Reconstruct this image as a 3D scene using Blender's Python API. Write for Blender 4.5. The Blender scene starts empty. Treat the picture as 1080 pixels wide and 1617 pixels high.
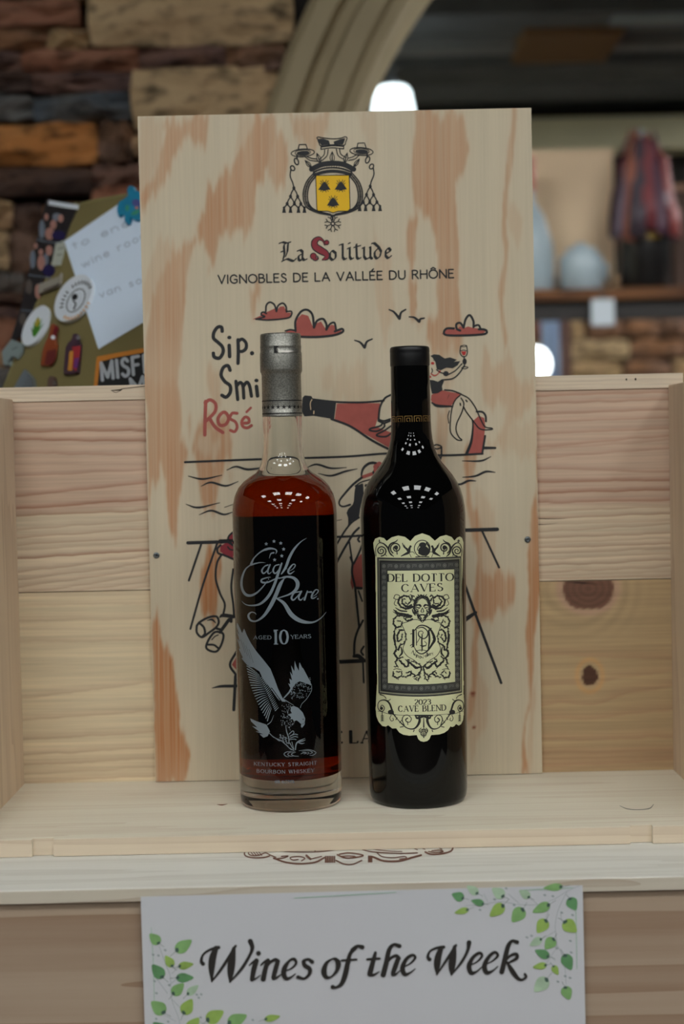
import bpy, bmesh, math, random
import numpy as np
from mathutils import Vector, Matrix

# ------------------------------------------------------------------ camera
SC = bpy.context.scene
COL = SC.collection
FPX, CAMZ = 2470.0, 0.2413
PITCH, ROLL = math.radians(2.376), math.radians(-1.25)
RW, RH = 1080.0, 1617.0
_M = Matrix.Rotation(math.pi / 2 - PITCH, 3, 'X') @ Matrix.Rotation(ROLL, 3, 'Z')
CR = np.array(_M)
CC = np.array([0.0, 0.0, CAMZ])
cam_data = bpy.data.cameras.new('camera')
cam = bpy.data.objects.new('camera', cam_data)
COL.objects.link(cam)
cam.matrix_world = Matrix.Translation((0, 0, CAMZ)) @ _M.to_4x4()
cam_data.sensor_fit = 'VERTICAL'
cam_data.sensor_height = 36.0
cam_data.sensor_width = 24.0
cam_data.lens = FPX / RH * 36.0
cam_data.clip_start = 0.02
cam_data.dof.use_dof = True
cam_data.dof.focus_distance = 1.035
cam_data.dof.aperture_fstop = 5.6
cam_data.dof.aperture_blades = 9
SC.camera = cam

# ------------------------------------------------------------------ world, exposure
W = bpy.data.worlds.new('store_air')
SC.world = W
W.use_nodes = True
W.node_tree.nodes['Background'].inputs['Color'].default_value = (0.80, 0.90, 1.0, 1)
W.node_tree.nodes['Background'].inputs['Strength'].default_value = 0.03
SC.view_settings.view_transform = 'Standard'
SC.view_settings.look = 'None'
SC.view_settings.gamma = 1.0
SC.view_settings.use_curve_mapping = False
SC.view_settings.exposure = 0.0
SC.cycles.max_bounces = 14
SC.cycles.transmission_bounces = 14
SC.cycles.glossy_bounces = 6
SC.cycles.use_denoising = True
SC.cycles.sample_clamp_indirect = 4.0
PANEL_POWER = 14.6          # emission of the ceiling light panels

# ------------------------------------------------------------------ pixel rays (the photograph is 1080 x 1617)
def rays(P):
    P = np.atleast_2d(np.asarray(P, float))
    d = np.stack([(P[:, 0] - RW / 2) / FPX, -(P[:, 1] - RH / 2) / FPX, -np.ones(len(P))], 1)
    return d @ CR.T
def on_y(P, Y):
    d = rays(P); return CC + d * (Y / d[:, 1])[:, None]
def on_z(P, Z):
    d = rays(P); return CC + d * ((Z - CC[2]) / d[:, 2])[:, None]
def on_plane(P, p0, n):
    d = rays(P); t = ((np.asarray(p0) - CC) @ n) / (d @ n); return CC + d * t[:, None]
def to_px(Q):
    v = (np.asarray(Q) - CC) @ CR
    return np.stack([RW / 2 + FPX * v[:, 0] / -v[:, 2], RH / 2 - FPX * v[:, 1] / -v[:, 2]], 1)
def Y1(x, y, Y): return on_y([(x, y)], Y)[0]
def Z1(x, y, Z): return on_z([(x, y)], Z)[0]

# ------------------------------------------------------------------ materials
def srgb(r, g, b):
    f = lambda c: (c / 255 / 12.92) if c / 255 <= 0.04045 else ((c / 255 + 0.055) / 1.055) ** 2.4
    return (f(r), f(g), f(b))
def mat(name, col, rough=0.6, metal=0.0, noise=0.0, nscale=40.0, spec=0.5, bump=0.0, emit=None, estr=0.0, coat=0.0, stretch=(1, 1, 1)):
    m = bpy.data.materials.new(name); m.use_nodes = True
    nt = m.node_tree; b = nt.nodes['Principled BSDF']
    b.inputs['Base Color'].default_value = (*col, 1); b.inputs['Roughness'].default_value = rough
    b.inputs['Metallic'].default_value = metal; b.inputs['Specular IOR Level'].default_value = spec
    b.inputs['Coat Weight'].default_value = coat
    if emit:
        b.inputs['Emission Color'].default_value = (*emit, 1); b.inputs['Emission Strength'].default_value = estr
    if noise or bump:
        tc = nt.nodes.new('ShaderNodeTexCoord'); mp = nt.nodes.new('ShaderNodeMapping')
        mp.inputs['Scale'].default_value = stretch
        nz = nt.nodes.new('ShaderNodeTexNoise'); nz.inputs['Scale'].default_value = nscale; nz.inputs['Detail'].default_value = 6
        nt.links.new(tc.outputs['Object'], mp.inputs['Vector']); nt.links.new(mp.outputs['Vector'], nz.inputs['Vector'])
        if noise:
            mr = nt.nodes.new('ShaderNodeMapRange')
            mr.inputs['From Min'].default_value = 0.25; mr.inputs['From Max'].default_value = 0.75
            mr.inputs['To Min'].default_value = 1 - noise; mr.inputs['To Max'].default_value = 1 + noise
            mx = nt.nodes.new('ShaderNodeVectorMath'); mx.operation = 'SCALE'
            mx.inputs[0].default_value = col
            nt.links.new(nz.outputs['Fac'], mr.inputs['Value']); nt.links.new(mr.outputs['Result'], mx.inputs['Scale'])
            nt.links.new(mx.outputs['Vector'], b.inputs['Base Color'])
        if bump:
            bp = nt.nodes.new('ShaderNodeBump'); bp.inputs['Strength'].default_value = bump; bp.inputs['Distance'].default_value = 0.004
            nt.links.new(nz.outputs['Fac'], bp.inputs['Height']); nt.links.new(bp.outputs['Normal'], b.inputs['Normal'])
    return m
def wood(name, light, dark, axis='X', freq=26.0, fibre=1.0, amount=1.0, rough=0.62, seed=0.0, lo=0.10, sharp=2.6):
    """sawn pine: wandering grain bands along one axis plus fine fibres"""
    m = bpy.data.materials.new(name); m.use_nodes = True
    nt = m.node_tree; b = nt.nodes['Principled BSDF']; N = nt.nodes.new; L = nt.links.new
    b.inputs['Roughness'].default_value = rough; b.inputs['Specular IOR Level'].default_value = 0.25
    tc = N('ShaderNodeTexCoord'); mp = N('ShaderNodeMapping')
    hi = 1.0
    mp.inputs['Scale'].default_value = {'X': (lo, hi, hi), 'Y': (hi, lo, hi), 'Z': (hi, hi, lo)}[axis]
    mp.inputs['Location'].default_value = (seed, seed * 1.7, seed * 0.6)
    L(tc.outputs['Object'], mp.inputs['Vector'])
    n1 = N('ShaderNodeTexNoise'); n1.inputs['Scale'].default_value = freq; n1.inputs['Detail'].default_value = 3
    L(mp.outputs['Vector'], n1.inputs['Vector'])
    saw = N('ShaderNodeMath'); saw.operation = 'MULTIPLY'; saw.inputs[1].default_value = 7.0
    fr = N('ShaderNodeMath'); fr.operation = 'FRACT'
    pw = N('ShaderNodeMath'); pw.operation = 'POWER'; pw.inputs[1].default_value = sharp
    L(n1.outputs['Fac'], saw.inputs[0]); L(saw.outputs[0], fr.inputs[0]); L(fr.outputs[0], pw.inputs[0])
    mp2 = N('ShaderNodeMapping'); k = 420.0
    mp2.inputs['Scale'].default_value = {'X': (9, k, k), 'Y': (k, 9, k), 'Z': (k, k, 9)}[axis]
    L(tc.outputs['Object'], mp2.inputs['Vector'])
    n2 = N('ShaderNodeTexNoise'); n2.inputs['Scale'].default_value = 1.0; n2.inputs['Detail'].default_value = 4
    L(mp2.outputs['Vector'], n2.inputs['Vector'])
    ad = N('ShaderNodeMath'); ad.operation = 'MULTIPLY_ADD'; ad.inputs[1].default_value = 0.45 * fibre; ad.inputs[2].default_value = -0.2 * fibre
    L(n2.outputs['Fac'], ad.inputs[0])
    sm = N('ShaderNodeMath'); sm.operation = 'MULTIPLY_ADD'; sm.inputs[1].default_value = amount; sm.use_clamp = True
    L(pw.outputs[0], sm.inputs[0]); L(ad.outputs[0], sm.inputs[2])
    mx = N('ShaderNodeMix'); mx.data_type = 'RGBA'
    mx.inputs['A'].default_value = (*light, 1); mx.inputs['B'].default_value = (*dark, 1)
    L(sm.outputs[0], mx.inputs['Factor']); L(mx.outputs['Result'], b.inputs['Base Color'])
    bp = N('ShaderNodeBump'); bp.inputs['Strength'].default_value = 0.15; bp.inputs['Distance'].default_value = 0.0006
    L(n2.outputs['Fac'], bp.inputs['Height']); L(bp.outputs['Normal'], b.inputs['Normal'])
    return m
def grainmat(name, axis='X', rough=0.6, fibre=0.10):
    """wood whose figure (growth rings, knots) is stored on the mesh as the attribute 'figure'; fibres are added here"""
    m = bpy.data.materials.new(name); m.use_nodes = True
    nt = m.node_tree; b = nt.nodes['Principled BSDF']; N = nt.nodes.new; L = nt.links.new
    b.inputs['Roughness'].default_value = rough; b.inputs['Specular IOR Level'].default_value = 0.25
    at = N('ShaderNodeAttribute'); at.attribute_name = 'figure'
    tc = N('ShaderNodeTexCoord'); mp = N('ShaderNodeMapping'); k = 500.0
    mp.inputs['Scale'].default_value = {'X': (12, k, k), 'Z': (k, k, 12)}[axis]
    nz = N('ShaderNodeTexNoise'); nz.inputs['Scale'].default_value = 1.0; nz.inputs['Detail'].default_value = 4
    L(tc.outputs['Object'], mp.inputs['Vector']); L(mp.outputs['Vector'], nz.inputs['Vector'])
    mr = N('ShaderNodeMapRange'); mr.inputs['From Min'].default_value = 0.3; mr.inputs['From Max'].default_value = 0.7
    mr.inputs['To Min'].default_value = 1 - fibre; mr.inputs['To Max'].default_value = 1 + fibre
    L(nz.outputs['Fac'], mr.inputs['Value'])
    sc = N('ShaderNodeVectorMath'); sc.operation = 'SCALE'
    L(at.outputs['Color'], sc.inputs[0]); L(mr.outputs['Result'], sc.inputs['Scale']); L(sc.outputs['Vector'], b.inputs['Base Color'])
    return m
def stonemat(name, a, b, dark):
    """ledge stone: two tints in large patches, dark seams and fine grain"""
    m = bpy.data.materials.new(name); m.use_nodes = True
    nt = m.node_tree; p = nt.nodes['Principled BSDF']; N = nt.nodes.new; L = nt.links.new
    p.inputs['Roughness'].default_value = 0.9; p.inputs['Specular IOR Level'].default_value = 0.2
    tc = N('ShaderNodeTexCoord'); mp = N('ShaderNodeMapping'); mp.inputs['Scale'].default_value = (1, 1, 2.2); L(tc.outputs['Object'], mp.inputs['Vector'])
    n1 = N('ShaderNodeTexNoise'); n1.inputs['Scale'].default_value = 9; n1.inputs['Detail'].default_value = 5; L(mp.outputs['Vector'], n1.inputs['Vector'])
    n2 = N('ShaderNodeTexNoise'); n2.inputs['Scale'].default_value = 30; n2.inputs['Detail'].default_value = 8; L(mp.outputs['Vector'], n2.inputs['Vector'])
    r1 = N('ShaderNodeMapRange'); r1.inputs['From Min'].default_value = .38; r1.inputs['From Max'].default_value = .62; L(n1.outputs['Fac'], r1.inputs['Value'])
    r2 = N('ShaderNodeMapRange'); r2.inputs['From Min'].default_value = .50; r2.inputs['From Max'].default_value = .72; L(n2.outputs['Fac'], r2.inputs['Value'])
    m1 = N('ShaderNodeMix'); m1.data_type = 'RGBA'; m1.inputs['A'].default_value = (*a, 1); m1.inputs['B'].default_value = (*b, 1); L(r1.outputs['Result'], m1.inputs['Factor'])
    m2 = N('ShaderNodeMix'); m2.data_type = 'RGBA'; m2.inputs['B'].default_value = (*dark, 1); L(m1.outputs['Result'], m2.inputs['A']); L(r2.outputs['Result'], m2.inputs['Factor'])
    L(m2.outputs['Result'], p.inputs['Base Color'])
    bp = N('ShaderNodeBump'); bp.inputs['Strength'].default_value = 1.0; bp.inputs['Distance'].default_value = .012; L(n2.outputs['Fac'], bp.inputs['Height']); L(bp.outputs['Normal'], p.inputs['Normal'])
    return m
def glass(name, ior, col=(1, 1, 1), rough=0.0):
    m = bpy.data.materials.new(name); m.use_nodes = True
    nt = m.node_tree; nt.nodes.remove(nt.nodes['Principled BSDF'])
    g = nt.nodes.new('ShaderNodeBsdfGlass'); g.inputs['IOR'].default_value = ior
    g.inputs['Color'].default_value = (*col, 1); g.inputs['Roughness'].default_value = rough
    nt.links.new(g.outputs[0], nt.nodes['Material Output'].inputs['Surface'])
    return m

# ------------------------------------------------------------------ object helpers
def tag(o, label=None, cat=None, group=None, kind=None):
    if label: o['label'] = label
    if cat: o['category'] = cat
    if group: o['group'] = group
    if kind: o['kind'] = kind
    return o
def thing(name, loc, label, cat, group=None):
    o = bpy.data.objects.new(name, None); o.empty_display_size = 0.02
    COL.objects.link(o); o.location = loc
    return tag(o, label, cat, group)
def link(name, me, mats, parent=None, smooth=False):
    for m in (mats if isinstance(mats, (list, tuple)) else [mats]): me.materials.append(m)
    if smooth: me.polygons.foreach_set('use_smooth', [True] * len(me.polygons))
    o = bpy.data.objects.new(name, me); COL.objects.link(o)
    if parent is not None:
        o.parent = parent
        inv = Matrix.Translation(-Vector(parent.location)) if parent.parent is None else Matrix.Translation(-(Vector(parent.location) + Vector(parent.parent.location)))
        o.matrix_parent_inverse = Matrix.Identity(4)
        # all meshes are modelled in world space: move the mesh into its parent's space
        me.transform(inv)
    return o
def pydata(name, V, F, mats, parent=None, smooth=False):
    me = bpy.data.meshes.new(name); me.from_pydata([tuple(v) for v in V], [], [tuple(f) for f in F]); me.update()
    return link(name, me, mats, parent, smooth)
def box(name, x0, x1, y0, y1, z0, z1, m, parent=None, bevel=0.0):
    bm = bmesh.new(); bmesh.ops.create_cube(bm, size=1)
    for v in bm.verts: v.co = ((x0 + x1) / 2 + v.co.x * (x1 - x0), (y0 + y1) / 2 + v.co.y * (y1 - y0), (z0 + z1) / 2 + v.co.z * (z1 - z0))
    if bevel: bmesh.ops.bevel(bm, geom=bm.edges[:], offset=bevel, segments=2, affect='EDGES', profile=0.5)
    me = bpy.data.meshes.new(name); bm.to_mesh(me); bm.free()
    return link(name, me, m, parent)
def prism(name, poly, axis, a, b, m, parent=None, smooth=False):
    """polygon in the two other axes, extruded along axis from a to b"""
    def P(u, v, w): return {'x': (w, u, v), 'y': (u, w, v), 'z': (u, v, w)}[axis]
    n = len(poly); V = [P(u, v, a) for u, v in poly] + [P(u, v, b) for u, v in poly]
    F = [tuple(range(n)), tuple(range(2 * n - 1, n - 1, -1))] + [(i, i + n, (i + 1) % n + n, (i + 1) % n) for i in range(n)]
    o = pydata(name, V, F, m, parent, smooth)
    bm = bmesh.new(); bm.from_mesh(o.data); bmesh.ops.recalc_face_normals(bm, faces=bm.faces); bm.to_mesh(o.data); bm.free()
    return o
def lathe(name, prof, cx, cy, m, parent=None, n=96, smooth=True, flip=False, midx=None, z0=0.0):
    """surface of revolution, prof = [(r, z), ...] from bottom to top"""
    V, F = [], []
    for r, z in prof:
        for k in range(n):
            a = 2 * math.pi * k / n; V.append((cx + r * math.cos(a), cy + r * math.sin(a), z0 + z))
    MI = []
    for i in range(len(prof) - 1):
        for k in range(n):
            q = (i * n + k, i * n + (k + 1) % n, (i + 1) * n + (k + 1) % n, (i + 1) * n + k)
            F.append(q[::-1] if flip else q); MI.append(midx[i] if midx else 0)
    o = pydata(name, V, F, m, parent, smooth)
    bm = bmesh.new(); bm.from_mesh(o.data); bmesh.ops.remove_doubles(bm, verts=bm.verts, dist=1e-7)
    bm.to_mesh(o.data); bm.free()
    if midx and len(o.data.polygons) == len(MI): o.data.polygons.foreach_set('material_index', MI)
    return o
def vgrid(nx, ny):
    I = np.arange(nx * ny).reshape(ny, nx)
    return np.stack([I[:-1, :-1], I[:-1, 1:], I[1:, 1:], I[1:, :-1]], -1).reshape(-1, 4)
def figured(name, xs, zs, Y, colfn, m, parent, thick, extra=None):
    """upright board facing the camera: fine front face with its wood figure as a colour attribute, plus back and edges.
    colfn(px, py, X, Z) gives linear rgb"""
    X, Z = np.meshgrid(xs, zs); V = np.stack([X, np.full_like(X, Y), Z], -1).reshape(-1, 3)
    F = vgrid(len(xs), len(zs)); px = to_px(V)
    C = colfn(px[:, 0], px[:, 1], X.ravel(), Z.ravel())
    x0, x1, z0, z1 = xs[0], xs[-1], zs[0], zs[-1]; n = len(V)
    B = np.array([(x, y, z) for y in (Y, Y + thick) for z in (z0, z1) for x in (x0, x1)])
    BF = [(4, 6, 7, 5), (0, 4, 5, 1), (2, 3, 7, 6), (0, 2, 6, 4), (1, 5, 7, 3)]
    me = bpy.data.meshes.new(name)
    me.from_pydata(np.vstack([V, B]).tolist(), [], F.tolist() + [tuple(n + i for i in f) for f in BF]); me.update()
    at = me.attributes.new('figure', 'FLOAT_COLOR', 'POINT')
    edge = np.tile(C.mean(0), (8, 1))
    A = np.ones((n + 8, 4)); A[:, :3] = np.vstack([C, edge]); at.data.foreach_set('color', A.ravel())
    return link(name, me, m, parent)

# ------------------------------------------------------------------ flat print: strokes and fills traced in photo pixels, laid on real surfaces
def catmull(P, closed=False, step=1.4):
    P = np.asarray(P, float)
    if len(P) < 3 and not closed:
        n = max(2, int(np.linalg.norm(P[0, :2] - P[-1, :2]) / step) + 1); t = np.linspace(0, 1, n)[:, None]
        return P[0] * (1 - t) + P[-1] * t
    Q = np.vstack([P[-1], P, P[0], P[1]]) if closed else np.vstack([2 * P[0] - P[1], P, 2 * P[-1] - P[-2]])
    out = []
    for i in range(1, len(Q) - 2):
        a, b, c, d = Q[i - 1], Q[i], Q[i + 1], Q[i + 2]
        n = max(2, int(np.linalg.norm((c - b)[:2]) / step) + 1)
        for t in np.linspace(0, 1, n, endpoint=False):
            out.append(0.5 * (2 * b + (c - a) * t + (2 * a - 5 * b + 4 * c - d) * t * t + (3 * b - a - 3 * c + d) * t ** 3))
    if not closed: out.append(P[-1])
    return np.array(out)
def dense(P, step=1.4):
    P = np.asarray(P, float); out = []
    for a, b in zip(P[:-1], P[1:]):
        n = max(1, int(np.linalg.norm((b - a)[:2]) / step)); out += [a + (b - a) * k / n for k in range(n)]
    return np.array(out + [P[-1]])
class Art:
    W = 1.0                                                       # pen weight
    def __init__(s): s.V, s.F, s.o = [], [], (0, 0, 1.0)
    def fr(s, x0, y0, sc): s.o = (x0, y0, sc); return s          # frame: tracing coordinates -> photo pixels
    def px(s, P):
        P = np.atleast_2d(np.asarray(P, float)); return np.stack([s.o[0] + P[:, 0] / s.o[2], s.o[1] + P[:, 1] / s.o[2]], 1)
    def _add(s, V, F):
        n = sum(len(v) for v in s.V); s.V.append(np.asarray(V, float)); s.F += [tuple(int(i) + n for i in f) for f in F]
    def rib(s, P, w, smooth=True, closed=False, cap=True):
        P = s.px(P); w = np.asarray(w, float) / s.o[2] * Art.W
        ws = np.full(len(P), float(w)) if w.ndim == 0 else np.interp(np.linspace(0, 1, len(P)), np.linspace(0, 1, len(w)), w)
        Q = np.column_stack([P, ws])
        if smooth: Q = catmull(Q, closed)
        else: Q = dense(np.vstack([Q, Q[:1]]) if closed else Q)
        if closed and smooth: Q = np.vstack([Q, Q[:1]])
        C, h = Q[:, :2], np.maximum(Q[:, 2], 0.15) / 2
        T = np.gradient(C, axis=0) if len(C) > 2 else np.tile(C[-1] - C[0], (2, 1))
        T /= np.linalg.norm(T, axis=1)[:, None] + 1e-9
        Nn = np.stack([-T[:, 1], T[:, 0]], 1)
        n = len(C); V = np.vstack([C + Nn * h[:, None], C - Nn * h[:, None]])
        s._add(V, [(i, i + 1, n + i + 1, n + i) for i in range(n - 1)])
        if cap and not closed:
            for i in (0, -1):
                if h[i] > 0.5: s._disc(C[i], h[i], h[i], 0, 10)
        return s
    def _disc(s, c, rx, ry, rot, n=20):
        a = np.linspace(0, 2 * math.pi, n, endpoint=False); x, y = rx * np.cos(a), ry * np.sin(a); cr, sr = math.cos(rot), math.sin(rot)
        V = np.vstack([[c], np.stack([c[0] + x * cr - y * sr, c[1] + x * sr + y * cr], 1)])
        s._add(V, [(0, 1 + i, 1 + (i + 1) % n) for i in range(n)])
    def dot(s, c, rx, ry=None, rot=0):
        s._disc(s.px([c])[0], rx / s.o[2], (ry or rx) / s.o[2], math.radians(rot)); return s
    def ell(s, c, rx, ry, w, rot=0, a0=0, a1=360):
        a = np.radians(np.linspace(a0, a1, 28)); r = math.radians(rot); x, y = rx * np.cos(a), ry * np.sin(a)
        return s.rib(np.stack([c[0] + x * math.cos(r) - y * math.sin(r), c[1] + x * math.sin(r) + y * math.cos(r)], 1), w)
    def nib(s, P, nw, ang=40, thin=None, smooth=True):
        """broad-edged pen"""
        if thin: s.rib(P, thin, smooth)
        P = s.px(P); Q = catmull(P, step=1.0) if smooth else dense(P, 1.0)
        a = math.radians(ang); v = np.array([math.cos(a), -math.sin(a)]) * nw / 2 / s.o[2]
        n = len(Q); s._add(np.vstack([Q + v, Q - v]), [(i, i + 1, n + i + 1, n + i) for i in range(n - 1)]); return s
    def fill(s, *polys, smooth=False, dx=0.8, raw=False):
        PP = [np.asarray(p, float) if raw else s.px(p) for p in polys]
        if smooth: PP = [catmull(p, True) for p in PP]
        lo = min(p[:, 0].min() for p in PP); hi = max(p[:, 0].max() for p in PP)
        xs = np.linspace(lo, hi, max(2, int((hi - lo) / dx) + 1))
        A = np.vstack(PP); B = np.vstack([np.roll(p, -1, 0) for p in PP])
        def cross(x):
            k = (A[:, 0] <= x) != (B[:, 0] <= x); a, b = A[k], B[k]
            return np.sort(a[:, 1] + (x - a[:, 0]) / (b[:, 0] - a[:, 0]) * (b[:, 1] - a[:, 1]))
        V, F = [], []
        for x0, x1 in zip(xs[:-1], xs[1:]):
            e = (x1 - x0) * 1e-3; c0, c1 = cross(x0 + e), cross(x1 - e)
            if len(c0) != len(c1): c0 = c1 = cross((x0 + x1) / 2)
            for i in range(0, len(c0) - 1, 2):
                n = len(V); V += [(x0, c0[i]), (x1, c1[i]), (x1, c1[i + 1]), (x0, c0[i + 1])]; F.append((n, n + 1, n + 2, n + 3))
        if V: s._add(V, F)
        return s
    def star(s, c, r, k=5, inner=0.42, rot=-90):
        return s.fill([(c[0] + (r if i % 2 == 0 else r * inner) * math.cos(math.radians(rot + i * 180 / k)), c[1] + (r if i % 2 == 0 else r * inner) * math.sin(math.radians(rot + i * 180 / k))) for i in range(2 * k)], dx=0.4)
    def spiral(s, c, r, turns, w, start=0, ccw=1, tail=None):
        t = np.linspace(0, 1, int(10 * turns) + 6); a = np.radians(start) + ccw * t * turns * 2 * math.pi; R = r * (1 - 0.86 * t)
        P = np.stack([c[0] + R * np.cos(a), c[1] + R * np.sin(a)], 1)
        if tail is not None: P = np.vstack([np.asarray(tail, float), P])
        return s.rib(P, [w, w, w * 0.6])
    def build(s, name, mapper, off, m, parent, label=None):
        P = np.vstack(s.V)
        lay = np.concatenate([np.full(len(v), (i % 16) * 4e-6) for i, v in enumerate(s.V)])      # overlapping strokes lie a hair above one another
        Q = mapper(P, off + lay)
        o = pydata(name, Q.tolist(), s.F, m, parent)
        if label: o['label'] = label
        return o

# skeleton alphabet, unit cap height, y up.  's' marks a smooth stroke
GL = {
 'A': (.76, [(0, 0, .38, 1), (.38, 1, .76, 0), (.14, .34, .62, .34)]),
 'B': (.58, [(0, 0, 0, 1), ('s', 0, 1, .28, 1, .46, .9, .48, .76, .4, .6, 0, .54), ('s', 0, .54, .34, .54, .55, .42, .57, .26, .46, .06, .28, 0, 0, 0)]),
 'C': (.72, [('s', .68, .8, .54, .95, .38, 1, .16, .9, .02, .66, .02, .34, .16, .1, .38, 0, .54, .05, .7, .2)]),
 'D': (.7, [(0, 0, 0, 1), ('s', 0, 1, .26, 1, .5, .92, .66, .7, .68, .5, .66, .3, .5, .08, .26, 0, 0, 0)]),
 'E': (.52, [(0, 0, 0, 1), (0, 1, .5, 1), (0, 0, .52, 0), (0, .53, .42, .53)]),
 'F': (.52, [(0, 0, 0, 1), (0, 1, .5, 1), (0, .53, .42, .53)]),
 'G': (.74, [('s', .68, .8, .54, .95, .38, 1, .16, .9, .02, .66, .02, .34, .16, .1, .38, 0, .58, .05, .7, .16), (.7, .16, .7, .44), (.7, .44, .44, .44)]),
 'H': (.68, [(0, 0, 0, 1), (.68, 0, .68, 1), (0, .53, .68, .53)]),
 'I': (.06, [(.03, 0, .03, 1)]),
 'K': (.64, [(0, 0, 0, 1), (.6, 1, 0, .42), (.2, .62, .64, 0)]),
 'L': (.5, [(0, 0, 0, 1), (0, 0, .5, 0)]),
 'M': (.84, [(0, 0, 0, 1), (0, 1, .42, .12), (.84, 1, .42, .12), (.84, 0, .84, 1)]),
 'N': (.7, [(0, 0, 0, 1), (0, 1, .7, 0), (.7, 0, .7, 1)]),
 'O': (.84, [('s', .42, 1, .16, .9, .01, .66, .01, .34, .16, .1, .42, 0, .68, .1, .83, .34, .83, .66, .68, .9, .42, 1)]),
 'R': (.6, [(0, 0, 0, 1), ('s', 0, 1, .3, 1, .5, .9, .52, .74, .44, .57, .2, .5, 0, .5), (.26, .5, .6, 0)]),
 'S': (.52, [('s', .47, .84, .36, .97, .24, 1, .08, .92, .05, .74, .18, .58, .36, .48, .5, .34, .48, .12, .34, .01, .18, 0, .02, .14)]),
 'T': (.62, [(.31, 0, .31, 1), (0, 1, .62, 1)]),
 'U': (.66, [('s', 0, 1, 0, .5, .02, .24, .14, .04, .33, 0, .52, .04, .64, .24, .66, .5, .66, 1)]),
 'V': (.72, [(0, 1, .36, 0), (.72, 1, .36, 0)]),
 'W': (1.0, [(0, 1, .26, 0), (.5, 1, .26, 0), (.5, 1, .76, 0), (1, 1, .76, 0)]),
 'Y': (.66, [(0, 1, .33, .46), (.66, 1, .33, .46), (.33, .46, .33, 0)]),
 '0': (.56, [('s', .28, 1, .1, .88, .01, .6, .01, .4, .1, .12, .28, 0, .46, .12, .55, .4, .55, .6, .46, .88, .28, 1)]),
 '1': (.26, [(.15, 0, .15, 1), (.15, 1, 0, .88)]),
 '2': (.52, [('s', .03, .78, .12, .96, .28, 1, .44, .92, .47, .72, .36, .48, .16, .22, .02, .02), (.02, .01, .52, .01)]),
 '3': (.5, [('s', .03, .84, .14, .97, .28, 1, .44, .88, .42, .66, .2, .55), ('s', .2, .55, .42, .48, .49, .28, .4, .06, .22, 0, .02, .12)]),
 '4': (.54, [(.4, 0, .4, 1), (.4, 1, 0, .3), (0, .3, .54, .3)]),
 '5': (.5, [(.46, 1, .08, 1), (.08, 1, .05, .55), ('s', .05, .55, .25, .62, .44, .5, .48, .28, .36, .04, .18, 0, .02, .1)]),
 '%': (.7, [(.1, 0, .6, 1), ('s', .15, 1, .02, .8, .15, .6, .28, .8, .15, 1), ('s', .55, .4, .42, .2, .55, 0, .68, .2, .55, .4)]),
 '/': (.36, [(0, 0, .36, 1)]), ' ': (.3, []),
 'a': (.42, [('s', .4, .46, .2, .52, .02, .3, .08, .04, .24, .02, .4, .2), (.4, .52, .42, 0)]),
 'c': (.38, [('s', .36, .42, .18, .52, .02, .28, .14, .02, .36, .08)]),
 'd': (.44, [('s', .4, .44, .2, .52, .02, .28, .12, .02, .26, .02, .42, .2), (.42, 1, .42, 0)]),
 'e': (.42, [('s', .04, .27, .4, .3, .34, .48, .2, .52, .03, .3, .1, .04, .26, .0, .4, .1)]),
 'i': (.06, [(.03, .5, .03, 0), (.03, .72, .03, .78)]),
 'l': (.06, [(.03, 1, .03, 0)]),
 'm': (.66, [(0, .5, 0, 0), ('s', 0, .34, .16, .52, .3, .4, .32, 0), ('s', .32, .34, .48, .52, .62, .4, .64, 0)]),
 'n': (.4, [(0, .5, 0, 0), ('s', 0, .34, .2, .52, .36, .4, .38, 0)]),
 'o': (.44, [('s', .22, .52, .02, .3, .1, .04, .22, 0, .42, .14, .4, .4, .22, .52)]),
 'p': (.42, [(0, .52, 0, -.4), ('s', 0, .4, .2, .52, .4, .3, .3, .04, .16, .0, 0, .12)]),
 'r': (.28, [(0, .5, 0, 0), ('s', 0, .32, .12, .5, .28, .48)]),
 's': (.32, [('s', .3, .44, .16, .52, .04, .4, .16, .27, .3, .16, .18, 0, .02, .06)]),
 't': (.28, [(.12, .8, .12, 0), (0, .52, .28, .52)]),
 'u': (.4, [('s', 0, .5, .02, .1, .18, 0, .38, .16), (.38, .5, .4, 0)]),
 'v': (.36, [(0, .5, .18, 0), (.36, .5, .18, 0)]),
 'w': (.58, [(0, .5, .14, 0), (.28, .46, .14, 0), (.28, .46, .44, 0), (.58, .5, .44, 0)]),
 'y': (.38, [(0, .5, .2, .02), (.38, .5, .08, -.4)]),
}
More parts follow.
